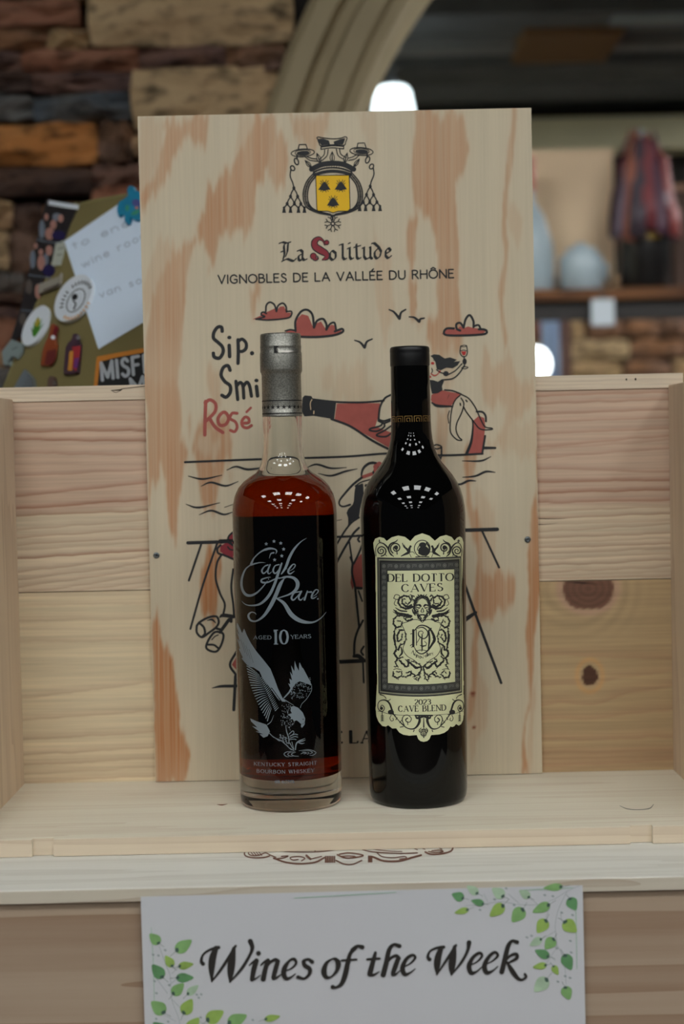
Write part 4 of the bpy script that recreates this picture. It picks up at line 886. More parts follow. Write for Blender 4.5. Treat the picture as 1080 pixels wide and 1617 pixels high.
# ================================================================== WHISKEY BOTTLE
def axis_x(px, py, Y): return float(Y1(px, py, Y)[0])
def hz(py, px, Y): return float(Y1(px, py, Y)[2])
EY = 1.0605; EX = axis_x(459.5, 1250, EY)
PXM = EY / FPX                                         # metres per pixel at the bottle axis
def ez(py): return hz(py, 446, EY)
ER_OUT = [(0, .0024), (.020, .0016), (.0300, .0003), (.0318, 0), (.0334, .0007), (.0343, .0026), (.0346, .006), (.0350, .02), (.0352, .10), (.0354, ez(812)), (.0349, ez(796)), (.0336, ez(782)), (.0310, ez(769)), (.0272, ez(759)), (.0228, ez(751.5)),
          (.0190, ez(746)), (.0162, ez(738)), (.0146, ez(727)), (.0138, ez(714)), (.0134, ez(695)), (.0133, ez(657)), (.0130, ez(600)), (.0128, ez(560))]
WT = .0026
LV = ez(752.5)                                          # bourbon level
ER_IN = [(0, .0225), (.018, .0218), (.0275, .0205), (.0312, .0215), (.0323, .0250), (.0326, .03), (.0327, .10), (.0328, ez(812)), (.0323, ez(798)), (.0310, ez(785)), (.0284, ez(773)), (.0246, ez(762.5)), (.0202, LV)]
ER_NECK = [(.0202, LV), (.0166, ez(748)), (.0136, ez(740)), (.0120, ez(728)), (.0112, ez(714)), (.0108, ez(695)), (.0106, ez(657)), (.0104, ez(560))]
WH = thing('whiskey_bottle', (EX, EY, 0), 'tall clear glass whiskey bottle with silver foil top, silver eagle print and amber bourbon', 'bottle')
G_CLEAR = glass('clear_glass', 1.5, (.985, .99, .985)); G_LIQW = glass('bourbon_against_glass', 1.36 / 1.5, (.54, .145, .01)); G_LIQT = glass('bourbon_surface', 1.36, (.7, .25, .04))
lathe('bottle_glass', ER_OUT, EX, EY, G_CLEAR, WH, n=128)
lathe('bottle_neck_bore', ER_NECK, EX, EY, G_CLEAR, WH, n=128, flip=True)
lathe('bourbon', ER_IN + [(0.0001, LV)], EX, EY, [G_LIQW, G_LIQT], WH, n=128, midx=[0] * (len(ER_IN) - 1) + [1])
def prof_r(prof):
    zs = np.array([p[1] for p in prof]); rs = np.array([p[0] for p in prof]); return lambda z: np.interp(z, zs, rs)
def surf_map(cx, cy, rfun):
    def f(P, off):
        d = rays(P); r = np.full(len(d), rfun(.12)); o = CC - np.array([cx, cy, 0])
        for _ in range(6):
            A_ = d[:, 0] ** 2 + d[:, 1] ** 2; B_ = o[0] * d[:, 0] + o[1] * d[:, 1]; C_ = o[0] ** 2 + o[1] ** 2 - (r + off) ** 2
            D_ = np.maximum(B_ * B_ - A_ * C_, 0); t_ = (-B_ - np.sqrt(D_)) / A_; Q = CC + d * t_[:, None]; r = rfun(Q[:, 2])
        return Q
    return f
emap = surf_map(EX, EY, prof_r(ER_OUT[6:]))
def cyl_patch(name, cx, cy, rf, a0, a1, z0, z1, m, parent, off, na=48, nz=12):
    A_, Zz = np.meshgrid(np.linspace(math.radians(a0), math.radians(a1), na), np.linspace(z0, z1, nz)); R_ = rf(Zz) + off
    V = np.stack([cx + R_ * np.cos(A_), cy + R_ * np.sin(A_), Zz], -1).reshape(-1, 3)
    return pydata(name, V, vgrid(na, nz).tolist(), m, parent, smooth=True)
# rear label (seen dark through the bourbon), foil, print
cyl_patch('back_label', EX, EY, prof_r(ER_OUT[6:]), 22, 158, hz(1199, 459, EY + .03) + .003, hz(815, 450, EY + .03), mat('label_black', srgb(5, 5, 5), .9, spec=0.0), WH, .0003, na=64)
M_FOIL = mat('pewter_foil', srgb(144, 142, 134), .44, metal=.85, noise=.5, nscale=1100)
k = PXM
FOIL = [(.0136, ez(657.5)), (31.2 * k, ez(657.3)), (31.2 * k, ez(640)), (31.0 * k, ez(592)), (31.6 * k, ez(589.5)), (33.0 * k, ez(587)), (33.2 * k, ez(583)), (33.0 * k, ez(559)), (32.4 * k, ez(556.5)), (32.0 * k, ez(556)), (32.3 * k, ez(549)), (32.6 * k, ez(547)), (32.0 * k, ez(546)), (32.0 * k, ez(531)), (31.2 * k, ez(527.5)),
        (28.8 * k, ez(527)), (28.2 * k, ez(528)), (0.0001, ez(528))]
foil = lathe('foil_capsule', FOIL, EX, EY, M_FOIL, WH, n=96)
M_FINK = mat('foil_black', srgb(16, 16, 16), .6)
frf = prof_r(FOIL[1:4])
for py in (633.2, 653.2): cyl_patch('foil_stripe', EX, EY, frf, -180, 180, ez(py) - .00035, ez(py) + .00035, M_FINK, foil, .0001, 97, 2)
for i in range(22):
    a0 = math.radians(-90 + (i + .45) * 360 / 22); zc_ = ez(643.4); V = []
    for j in range(10):
        rr = .0018 if j % 2 == 0 else .0007; an = math.pi / 2 + j * math.pi / 5; u, v = rr * math.cos(an), rr * math.sin(an); R_ = 31.1 * k + .00012
        V.append((EX + R_ * math.cos(a0 + u / R_), EY + R_ * math.sin(a0 + u / R_), zc_ + v))
    V.append((EX + R_ * math.cos(a0), EY + R_ * math.sin(a0), zc_))
    pydata('foil_star', V, [(10, j, (j + 1) % 10) for j in range(10)], M_FINK, foil)
fm = surf_map(EX, EY, prof_r(FOIL[8:13]))
a = Art().fr(400, 510, 6.22); a.fill([(200, 224), (256, 224), (226, 246), (222, 266), (244, 290), (202, 294)], dx=.3); a.build('tear_notch', fm, .0012, M_FINK, foil)
a = Art().fr(400, 510, 6.22); a.fill([(222, 256), (232, 240), (262, 262), (330, 272), (400, 268), (452, 262), (440, 284), (330, 290), (250, 290)], dx=.4); a.build('tear_tab', fm, .0010, mat('bare_foil', srgb(205, 200, 190), .3, metal=1.0), foil)
M_SILV = mat('silver_print', srgb(122, 132, 140), .5, metal=.25)
a = Art().fr(380, 840, 6.75)
for P, w in [([(318, 184), (270, 184), (200, 222), (140, 282), (112, 340)], [8, 20, 12, 14, 26]), ([(112, 350), (160, 336), (210, 326), (266, 328)], [20, 14, 10, 2]), ([(118, 342), (50, 400), (12, 500), (12, 590), (46, 660), (104, 678), (172, 648), (232, 590), (284, 524)], [10, 16, 24, 26, 28, 26, 18, 12, 8]),
             ([(262, 188), (312, 176), (366, 184), (384, 206), (372, 236)], [24, 22, 12, 14, 3]), ([(352, 222), (322, 232), (304, 282)], [16, 12, 2]), ([(290, 352), (254, 368), (226, 412), (244, 442), (280, 412), (304, 358)], [14, 12, 18, 16, 8, 6]), ([(312, 350), (288, 418), (302, 446), (334, 422)], [16, 18, 12, 3]),
             ([(408, 348), (366, 362), (346, 412), (368, 442), (404, 404), (424, 346)], [12, 12, 18, 16, 8, 6]), ([(438, 334), (402, 436), (352, 580), (292, 690), (204, 768), (104, 784), (44, 768), (12, 735)], [16, 26, 28, 30, 22, 14, 8, 3]),
             ([(480, 490), (390, 494), (290, 536), (228, 536), (224, 508), (284, 486), (320, 482)], [8, 12, 16, 20, 16, 10, 4]), ([(296, 494), (298, 510)], 5), ([(702, 66), (640, 106), (572, 180), (520, 272), (482, 372), (440, 440), (428, 452)], [3, 10, 22, 28, 26, 14, 3]), ([(440, 440), (470, 400), (500, 392)], [8, 5, 3]),
             ([(512, 422), (560, 392), (582, 356), (560, 344), (522, 386), (506, 426), (528, 446), (574, 416)], [4, 8, 12, 12, 18, 20, 16, 4]), ([(470, 490), (424, 556), (372, 680), (312, 800), (242, 898), (164, 950), (104, 940), (82, 890), (112, 856), (150, 862), (166, 882)], [4, 36, 40, 38, 26, 16, 20, 22, 12, 8, 3]),
             ([(404, 498), (480, 478), (562, 490), (606, 542), (592, 610), (520, 664), (390, 708)], [6, 18, 28, 40, 34, 18, 8]), ([(380, 704), (462, 762), (540, 880), (640, 948), (760, 964), (850, 922), (912, 854)], [14, 34, 46, 40, 20, 10, 3]),
             ([(636, 636), (572, 650), (542, 700), (560, 726), (600, 692), (642, 636)], [12, 14, 20, 16, 10, 8]), ([(648, 632), (618, 700), (640, 726), (672, 696)], [16, 18, 14, 4]), ([(712, 630), (680, 722)], [12, 22]), ([(684, 690), (712, 646), (752, 640)], [6, 10, 20]), ([(766, 690), (806, 662), (828, 626), (800, 616), (766, 660), (756, 702), (780, 706), (816, 682)], [4, 8, 10, 12, 18, 18, 14, 4])]: a.rib(P, w)
a.dot((823, 713), 9)
a.build('brand_lettering', emap, .00015, M_SILV, WH, 'silver script lettering Eagle Rare')
for c in ((272, 128), (355, 100), (427, 120), (458, 183), (438, 255), (362, 297)):
    k_ = Art().fr(380, 840, 6.75); k_.star(c, 22); k_.build('star_print', emap, .00015, M_SILV, WH)
a = Art().fr(365, 980, 6.468); text(a, 'AGED', (230, 190), (408, 190), 36, 6, 3, 5, gap=.34); text(a, 'YEARS', (612, 186), (814, 178), 38, 7, 3, 5, gap=.26); text(a, '10', (436, 240), (578, 238), 142, 24, 7, 22, gap=.22)
a.build('age_lettering', emap, .00015, M_SILV, WH, 'silver serif age statement above the eagle')
a = Art().fr(365, 980, 6.468); text(a, 'KENTUCKY STRAIGHT', (236, 1478), (872, 1468), 34, 5.5, 2.6, 3.5, gap=.36, sag=14); text(a, 'BOURBON WHISKEY', (264, 1552), (846, 1546), 34, 5.5, 2.6, 3.5, gap=.36, sag=12)
a.build('type_lettering', emap, .00015, M_SILV, WH, 'silver serif lettering below the eagle')
a = Art().fr(360, 1160, 5.4); text(a, '45% ALC/VOL', (398, 415), (570, 412), 24, 4.5, gap=.2)
a.build('strength_lettering', emap, .00015, M_SILV, WH)
# eagle
FE = (365, 980, 6.468)
a = Art().fr(*FE)
a.fill([(62, 18), (92, 80), (112, 130), (132, 78), (160, 150), (200, 228), (260, 318), (330, 402), (400, 490), (440, 590), (480, 700), (530, 800), (560, 830), (520, 826), (470, 760), (420, 690), (360, 650), (320, 590), (290, 520), (230, 480), (180, 470), (150, 440), (105, 385), (120, 380), (76, 285), (92, 290), (60, 182), (88, 214), (60, 110), (84, 150), (56, 62)])
rnd = random.Random(9)
for i in range(21):                                           # trailing feathers, leading row
    u = i / 20; p = np.array([168 + 210 * u ** 1.1, 470 + 560 * u]); q = np.array([292 + 120 * u, 560 + 330 * u]); p2 = p + np.array([-26 * math.sin(math.pi * u) - 8, -6])
    a.rib([p2, (p2 + q) / 2 + np.array([0, -6]), q], [10, 9, 3])
for i in range(20):
    u = i / 19; p = np.array([300 + 150 * u, 590 + 330 * u]); a.rib([p, p + np.array([34, -34])], [9, 3])
for i in range(46):
    u, v = rnd.random(), rnd.random(); p = np.array([330 + 150 * u + 40 * v, 590 + 210 * u + 60 * v]); a.rib([p, p + np.array([14, 6])], 6)
a.fill([(648, 408), (668, 470), (694, 516), (692, 470), (698, 424), (722, 476), (738, 492), (790, 590), (824, 662), (760, 640), (700, 620), (660, 640), (620, 700), (596, 740), (545, 792), (528, 794), (588, 726), (606, 690), (582, 640), (604, 650), (594, 592), (622, 610), (600, 520), (628, 560), (612, 456), (646, 520)], dx=.35)
for i in range(120):
    u, v = rnd.random(), rnd.random(); p = np.array([600 + 210 * u, 640 + 190 * v - 60 * u]); 
    if p[1] > 780 - (p[0] - 590) * .4 and p[1] > 870 - (p[0] - 640) * .1: continue
    if p[0] > 815 - max(0, p[1] - 700) * .75: continue
    an = rnd.uniform(-.6, 1.2); a.rib([p, p + np.array([12 * math.cos(an), 12 * math.sin(an)])], 5)
a.rib([(822, 664), (818, 720), (770, 800), (722, 850), (706, 892)], 5); a.rib([(530, 800), (580, 830), (640, 866)], [10, 6, 3])
a.fill([(612, 880), (640, 872), (684, 890), (730, 938), (756, 1000), (750, 1062), (724, 1096), (712, 1082), (716, 1058), (690, 1034), (668, 1018), (640, 1030), (628, 1006), (604, 1010), (612, 986), (576, 958), (620, 946), (606, 918)], dx=.35)
def speck(n, poly, ln, w, a0, a1):
    P = np.array(poly, float); lo, hi = P.min(0), P.max(0); c = 0
    while c < n:
        p = np.array([rnd.uniform(lo[0], hi[0]), rnd.uniform(lo[1], hi[1])])
        if inside(P, p[:1], p[1:])[0]: an = rnd.uniform(a0, a1); a.rib([p, p + ln * np.array([math.cos(an), math.sin(an)])], w); c += 1
speck(70, [(520, 860), (600, 850), (620, 880), (590, 960), (610, 1000), (650, 1030), (610, 1080), (600, 1140), (560, 1060), (500, 1070), (510, 960)], 11, 5, .6, 2.4)
a.fill([(194, 998), (258, 1028), (360, 1062), (396, 1132), (372, 1180), (330, 1196), (290, 1160), (330, 1160), (246, 1132), (290, 1136), (214, 1078), (268, 1092), (204, 1030)], dx=.35)
for i in range(26):
    u = i / 25; p = np.array([390 + 236 * u, 1150 + 164 * u + 8 * math.sin(u * 9)]); a.rib([p, p + np.array([26, 22 + 6 * math.sin(i)])], [7, 3])
speck(26, [(480, 1150), (560, 1180), (590, 1260), (500, 1220)], 16, 6, .4, 1.4)
for P, w in [([(372, 1062), (408, 1030), (434, 966)], [10, 6, 3]), ([(556, 1066), (566, 1130), (588, 1200), (590, 1258)], [4, 9, 10, 8]), ([(590, 1160), (630, 1126), (640, 1150), (606, 1180)], 7), ([(600, 1180), (650, 1160), (678, 1166)], 8), ([(604, 1200), (650, 1184), (680, 1190)], 8), ([(596, 1216), (640, 1210), (664, 1216)], 7),
             ([(600, 1250), (620, 1290), (640, 1316)], 8), ([(620, 1240), (630, 1280), (640, 1312)], 7), ([(656, 1318), (664, 1262), (690, 1232), (756, 1202)], [10, 12, 12, 4]), ([(680, 1238), (730, 1230), (760, 1218)], [10, 10, 3]), ([(690, 1246), (720, 1256), (750, 1250)], [10, 10, 3]),
             ([(610, 1334), (560, 1344), (540, 1364), (560, 1386), (590, 1392)], [3, 7, 8, 7, 3]), ([(640, 1338), (594, 1348), (578, 1366), (596, 1382), (630, 1388)], [3, 7, 8, 7, 3]), ([(660, 1344), (626, 1354), (616, 1368), (640, 1382), (690, 1386)], [3, 7, 8, 7, 3]),
             ([(690, 1330), (780, 1318), (840, 1330), (866, 1350), (836, 1374), (800, 1376)], [3, 6, 7, 8, 7, 3]), ([(720, 1336), (790, 1328), (830, 1346), (800, 1362)], [3, 6, 8, 3]), ([(710, 1362), (740, 1348), (770, 1352), (740, 1364)], [3, 10, 9, 3]), ([(780, 1344), (796, 1352), (776, 1366)], 6)]: a.rib(P, w)
a.build('eagle_print', emap, .00015, M_SILV, WH, 'silver printed eagle with raised wings')
a = Art().fr(*FE)
for i in range(22):
    u = i / 21; p = np.array([150 + 250 * u, 440 + 400 * u ** .9]); a.rib([p + np.array([90 * math.sin(3 * u), -10]), p + np.array([94 * math.sin(3 * u), -4])], 5)
a.dot((735, 1008), 7, 5); a.rib([(716, 1058), (740, 1050), (752, 1030)], 3)
for x in (96, 122, 150, 180): a.rib([(x, 190 + (x - 96) * 1.2), (x + 46, 330 + (x - 96) * 1.2)], 2.4)
a.build('eagle_dark_marks', emap, .0002, M_FINK, WH)

# ================================================================== WINE BOTTLE
WY = 1.0603; WX = axis_x(660.5, 1240, WY); k = WY / FPX
def wz(py): return hz(py, 650, WY)
WO = [(0.0001, .004), (.024, .0012), (.0295, 0), (.0318, .0012), (.0329, .0040), (.0333, .008), (.0337, .03), (.0347, .12), (.0355, wz(845)), (.0356, wz(815)), (.0352, wz(800)), (.0342, wz(786)), (.0326, wz(773)), (.0304, wz(762)), (.0274, wz(751)), (.0240, wz(741)),
      (.0206, wz(731)), (.0176, wz(720)), (.0156, wz(708)), (.0143, wz(694)), (.0137, wz(680)), (.0134, wz(665)), (.0132, wz(600)), (.0132, wz(550))]
WB = thing('wine_bottle', (WX, WY, 0), 'black glass wine bottle with black capsule and cream ornamental label', 'bottle')
M_BLACK = mat('black_glass', srgb(5, 5, 5), .03, spec=.33)
lathe('bottle_glass', WO, WX, WY, M_BLACK, WB, n=128)
M_CAPS = mat('black_capsule', srgb(15, 15, 16), .38, spec=.35)
CAP = [(.0136, wz(676.4)), (30.9 * k, wz(676)), (30.8 * k, wz(650)), (29.9 * k, wz(600)), (29.9 * k, wz(582)), (30.3 * k, wz(580)), (31.2 * k, wz(577)), (31.3 * k, wz(560)), (31.0 * k, wz(558)), (31.4 * k, wz(555.5)), (31.0 * k, wz(550)), (29.6 * k, wz(548)), (27 * k, wz(547.4)), (26 * k, wz(548.4)), (0.0001, wz(548.6))]
cap = lathe('capsule', CAP, WX, WY, M_CAPS, WB, n=96)
M_GOLD = mat('gold_print', srgb(150, 118, 62), .4, metal=.6)
crf = prof_r(CAP[1:4]); NU = 13; zt, zb = wz(657.5), wz(671.5); hh = zt - zb
key = [(0, 0), (.92, 0), (.92, 1), (.14, 1), (.14, .2), (.7, .2), (.7, .78), (.36, .78), (.36, .42), (.52, .42)]
for i in range(NU):
    V, F = [], []; da = 2 * math.pi / NU; a0 = -math.pi / 2 + (i + .1) * da; w_ = .0002
    def add_bar(u0, v0, u1, v1):
        L_ = math.hypot((u1 - u0) * 1.15, v1 - v0); nn = max(2, int(L_ * 6)); R_ = 30.6 * k + .00022
        for j in range(nn + 1):
            t_ = j / nn; u, v = u0 + (u1 - u0) * t_, v0 + (v1 - v0) * t_; z_ = zb + v * hh; an = a0 + u * da; R_ = float(crf(z_)) + .00018
            if abs(u1 - u0) > abs(v1 - v0): E_ = [(an, z_ - w_), (an, z_ + w_)]
            else: E_ = [(an - w_ / R_, z_), (an + w_ / R_, z_)]
            for e_ in E_: V.append((WX + R_ * math.cos(e_[0]), WY + R_ * math.sin(e_[0]), e_[1]))
            if j: n_ = len(V); F.append((n_ - 4, n_ - 3, n_ - 1, n_ - 2))
    for p, q in zip(key[:-1], key[1:]): add_bar(*p, *q)
    pydata('greek_key', V, F, M_GOLD, cap)
wmap = surf_map(WX, WY, prof_r(WO[5:]))
F4, F5, F6_ = (580, 835, 6.75), (580, 930, 6.75), (580, 1060, 6.353)
def pxs(f, P): return [(f[0] + x / f[2], f[1] + y / f[2]) for x, y in P]
outline = pxs(F4, [(86, 290), (66, 200), (64, 150), (84, 106), (130, 88), (178, 100), (206, 131), (260, 90), (330, 72), (402, 87), (458, 132), (508, 76), (585, 48), (662, 75), (720, 127), (776, 82), (840, 66), (900, 88), (928, 126), (955, 96), (985, 82), (1010, 98), (1025, 150), (1020, 250)]) + \
    pxs(F5, [(1006, 0), (1026, 1000)]) + pxs(F6_, [(964, 220), (971, 300), (970, 400), (960, 490), (940, 530), (918, 545), (890, 530), (872, 552), (850, 560), (834, 552), (810, 590), (770, 618), (720, 634), (640, 640), (622, 682), (600, 700), (565, 708), (532, 700), (510, 680), (496, 640), (420, 646), (360, 636), (320, 614), (290, 572), (250, 574), (210, 541), (185, 555), (150, 548), (112, 505), (90, 450), (84, 380), (90, 240)]) + \
    pxs(F5, [(104, 1000), (90, 0)])
M_LABEL = mat('label_paper', srgb(214, 214, 170), .55, noise=.03, nscale=60)
a = Art(); a.fill(outline, raw=True, dx=.6); lab = a.build('label', wmap, .00012, M_LABEL, WB, 'cream scalloped paper label with black engraved ornament')
M_LINK = mat('label_ink', srgb(28, 28, 26), .6); M_LGREY = mat('label_grey', srgb(62, 63, 60), .6)
def lbuild(art, name, off, m, label=None): return art.build(name, wmap, off, m, lab, label)
def arcq(p, q, mid, n=13):                                     # sagging edge through three points
    t_ = np.linspace(0, 1, n); b = 2 * np.array(mid) - .5 * (np.array(p) + np.array(q)); return [tuple((1 - s) ** 2 * np.array(p) + 2 * s * (1 - s) * b + s * s * np.array(q)) for s in t_]
P4 = lambda *P: pxs(F4, P); P6 = lambda *P: pxs(F6_, P)
def frame(i_top, i_bot): return arcq(*i_top) + arcq(*i_bot)[::-1]
fo = frame((P4((105, 305))[0], P4((1000, 292))[0], P4((560, 310))[0]), (P6((112, 222))[0], P6((948, 214))[0], P6((535, 254))[0]))
fi = frame((P4((213, 447))[0], P4((927, 432))[0], P4((570, 443))[0]), (P6((205, 117))[0], P6((882, 106))[0], P6((545, 131))[0]))
a = Art(); a.fill(fo, fi, raw=True, dx=.6); lbuild(a, 'label_frame', .0002, M_LGREY)
def mix(A_, B_, t_): return [tuple(np.array(p) * (1 - t_) + np.array(q) * t_) for p, q in zip(A_, B_)]
a = Art(); a.rib(mix(fo, fi, .02), .9, smooth=False, closed=True); a.rib(mix(fo, fi, .32), 2.2, smooth=False, closed=True); a.rib(mix(fo, fi, .97), 1.0, smooth=False, closed=True); lbuild(a, 'frame_rules', .00027, M_LINK)
a = Art()
mid = dense(np.array(mix(fo, fi, .17) + mix(fo, fi, .17)[:1]), 1.9)
for i in range(0, len(mid) - 1): a.rib([mid[i] + (mid[i + 1] - mid[i]) * .1 + np.array([0, -.8]), mid[i] + (mid[i + 1] - mid[i]) * .6 + np.array([0, .8])], .75, cap=False)
lbuild(a, 'rope_border', .00027, M_LABEL)
a = Art(); mid = dense(np.array(mix(fo, fi, .66) + mix(fo, fi, .66)[:1]), 8.6); M_LMID = mat('label_midgrey', srgb(118, 119, 110), .6)
for i, p in enumerate(mid[:-1]):
    if i % 2 == 0: a.ell(p, 2.3, 2.6, .8); a.dot(p, 1.2)
    else:
        for d_ in (0, 1.6): a.rib([(p[0] - 3 + d_, p[1] + 2.6 - d_), (p[0] - 3 + d_, p[1] - 2.6 + d_), (p[0] + 3 - d_, p[1] - 2.6 + d_), (p[0] + 3 - d_, p[1] + 1.2)], .6, smooth=False, cap=False)
lbuild(a, 'meander_border', .00027, M_LMID)
a = Art().fr(*F4); text(a, 'DEL DOTTO', (222, 563), (916, 552), 80, 17, 5, 12, gap=.26, sag=4); text(a, 'CAVES', (370, 672), (802, 660), 80, 17, 5, 12, gap=.26, sag=3)
lbuild(a, 'name_lettering', .0002, M_LINK, 'black serif name on the label')
a = Art().fr(*F6_); text(a, '2023', (476, 334), (636, 331), 50, 12, 4, 7, gap=.14, sag=1); text(a, 'CAVE BLEND', (314, 405), (788, 392), 58, 11, 4, 8, gap=.3, sag=4)
lbuild(a, 'vintage_lettering', .0002, M_LINK, 'black serif vintage on the label')
# engraved ornament, mirrored about the label's middle
def leafy(a, P, n, ln, w):
    Q = catmull(np.array(P, float), step=4.0); T = np.gradient(Q, axis=0); T /= np.linalg.norm(T, axis=1)[:, None] + 1e-9
    for i in range(n):
        j = int((i + .5) / n * (len(Q) - 1)); s = 1 if i % 2 else -1; t_ = T[j]; nn = np.array([-t_[1], t_[0]]) * s
        a.rib([Q[j], Q[j] + t_ * ln * .5 + nn * ln * .55, Q[j] + t_ * ln * 1.1 + nn * ln * .5], [w, w * .8, w * .25])
def both(a, cx, fn, k):
    fn(a, lambda x: x); fn(a, lambda x: cx + (cx - x) * k)
a = Art().fr(*F4)
def top(a, X):
    S = 1 if X(0) == 0 else -1
    a.spiral((X(148), 235), 56, 1.9, 13, 90 if S == 1 else 90, -S); a.rib([(X(128), 120), (X(132), 146), (X(172), 158), (X(215), 200), (X(240), 260), (X(262), 288)], [12, 9, 14, 18, 14, 6]); a.spiral((X(132), 134), 14, 1, 6, 0, S)
    a.spiral((X(304), 205), 62, 1.7, 13, 120 if S == 1 else 60, S); a.rib([(X(322), 118), (X(300), 138), (X(250), 160), (X(228), 205), (X(236), 250), (X(280), 296)], [8, 12, 16, 18, 14, 8]); a.dot((X(306), 200), 22, 24); a.rib([(X(312), 215), (X(318), 270)], [8, 12])
    a.rib([(X(205), 240), (X(190), 265), (X(205), 290)], 7); a.rib([(X(372), 150), (X(390), 190), (X(420), 215), (X(440), 240)], [6, 14, 22, 30]); a.rib([(X(390), 170), (X(410), 200), (X(436), 222)], 6); a.rib([(X(462), 185), (X(448), 210), (X(440), 250), (X(400), 272), (X(360), 292)], [16, 24, 30, 20, 8])
    a.dot((X(460), 188), 12); a.rib([(X(452), 250), (X(486), 246), (X(506), 270)], [8, 6, 5]); a.rib([(X(448), 262), (X(468), 304)], 6); a.rib([(X(92), 290), (X(88), 220), (X(106), 170), (X(130), 150)], 8)
both(a, 585, top, .85)
a.ell((585, 210), 84, 88, 9); a.dot((600, 235), 58, 52); a.dot((590, 172), 40, 28); a.rib([(560, 170), (540, 200), (534, 225), (550, 235), (548, 262), (580, 275)], 9); a.rib([(630, 150), (660, 200), (650, 260)], 16)
a.rib([(516, 300), (585, 296), (656, 298)], 10)
lbuild(a, 'upper_ornament', .0002, M_LINK)
Art.W = 1.15
a = Art().fr(*F5)
def mid_(a, X):
    S = 1 if X(0) == 0 else -1
    for P, w in [([(X(585), 356), (X(560), 336), (X(500), 326), (X(430), 350), (X(372), 372), (X(388), 424), (X(412), 490), (X(404), 566), (X(380), 640), (X(424), 714), (X(504), 764), (X(580), 834)], 6), ([(X(280), 100), (X(300), 62), (X(340), 70), (X(342), 100), (X(310), 112), (X(286), 100)], 7), ([(X(300), 120), (X(286), 160), (X(310), 180)], 6),
                 ([(X(480), 190), (X(420), 210), (X(360), 190), (X(330), 140), (X(350), 95), (X(400), 74), (X(450), 90), (X(462), 130), (X(436), 160), (X(400), 150)], [22, 18, 14, 16, 16, 14, 12, 10, 8, 6]), ([(X(470), 170), (X(430), 190), (X(380), 160), (X(370), 120), (X(400), 100)], [16, 20, 14, 10, 6]), ([(X(280), 222), (X(330), 260), (X(400), 270), (X(470), 290)], [8, 22, 18, 20]), ([(X(300), 200), (X(350), 230), (X(420), 240)], [6, 14, 12]),
                 ([(X(270), 240), (X(320), 270)], [4, 12]), ([(X(460), 300), (X(400), 290), (X(330), 285), (X(285), 320), (X(280), 370), (X(310), 408), (X(350), 400), (X(370), 370), (X(350), 340), (X(320), 350)], [20, 14, 12, 12, 14, 16, 12, 8, 6, 4]), ([(X(480), 320), (X(430), 340), (X(400), 320), (X(420), 300)], [16, 12, 8, 5]), ([(X(300), 400), (X(290), 460), (X(286), 520), (X(300), 600), (X(310), 660)], [8, 10, 22, 14, 10]),
                 ([(X(276), 500), (X(296), 480), (X(280), 450)], 7), ([(X(390), 440), (X(350), 440), (X(320), 500), (X(330), 560), (X(370), 520), (X(366), 480)], [10, 14, 16, 14, 8, 6]), ([(X(400), 460), (X(412), 520), (X(392), 580), (X(350), 600), (X(330), 650)], [8, 8, 10, 14, 18]), ([(X(310), 640), (X(290), 690), (X(330), 740), (X(380), 720)], [14, 18, 16, 6]), ([(X(360), 620), (X(370), 680), (X(340), 720)], [8, 18, 10]), ([(X(320), 740), (X(300), 790), (X(320), 820), (X(290), 836)], [16, 10, 8, 5]),
                 ([(X(340), 760), (X(380), 800), (X(420), 830), (X(440), 790), (X(420), 760), (X(450), 750)], [14, 16, 14, 16, 10, 6]), ([(X(440), 780), (X(470), 800), (X(520), 840), (X(560), 830)], [22, 16, 24, 10]), ([(X(470), 770), (X(530), 790), (X(574), 830), (X(560), 890), (X(500), 940)], [10, 8, 14, 12, 8]), ([(X(560), 880), (X(556), 950), (X(530), 972), (X(512), 955), (X(530), 940)], [8, 8, 8, 7, 5]), ([(X(280), 860), (X(310), 850), (X(360), 860)], 6),
                 ([(X(276), 880), (X(280), 930), (X(330), 946), (X(370), 910), (X(350), 880), (X(310), 890)], [10, 14, 12, 8, 6, 4]), ([(X(370), 940), (X(430), 930), (X(470), 900), (X(450), 880), (X(420), 900)], [6, 10, 18, 12, 6]), ([(X(330), 946), (X(330), 968)], 6), ([(X(470), 900), (X(510), 920), (X(480), 940)], [16, 10, 5]),
                 ([(X(500), 80), (X(470), 70), (X(480), 110), (X(510), 130)], [12, 8, 10, 14]), ([(X(560), 80), (X(530), 100), (X(510), 150), (X(500), 200), (X(510), 260)], [12, 22, 26, 18, 14]), ([(X(520), 180), (X(545), 170), (X(570), 190)], [8, 14, 8]), ([(X(530), 196), (X(552), 204), (X(566), 196)], [6, 12, 4]), ([(X(586), 200), (X(572), 240), (X(586), 250)], [5, 9, 5]), ([(X(540), 220), (X(530), 270), (X(550), 310), (X(580), 340)], [8, 10, 14, 10]),
                 ([(X(586), 275), (X(560), 280), (X(550), 300)], [12, 14, 6]), ([(X(570), 60), (X(580), 90), (X(556), 110)], [8, 12, 6]), ([(X(540), 60), (X(556), 80)], 8), ([(X(510), 280), (X(490), 250), (X(480), 220)], [10, 14, 10])]:
        a.rib(P, w)
        if not isinstance(w, int) and len(P) > 3: leafy(a, P, 2 * len(P) - 2, 20, 9)
both(a, 587, mid_, .93)
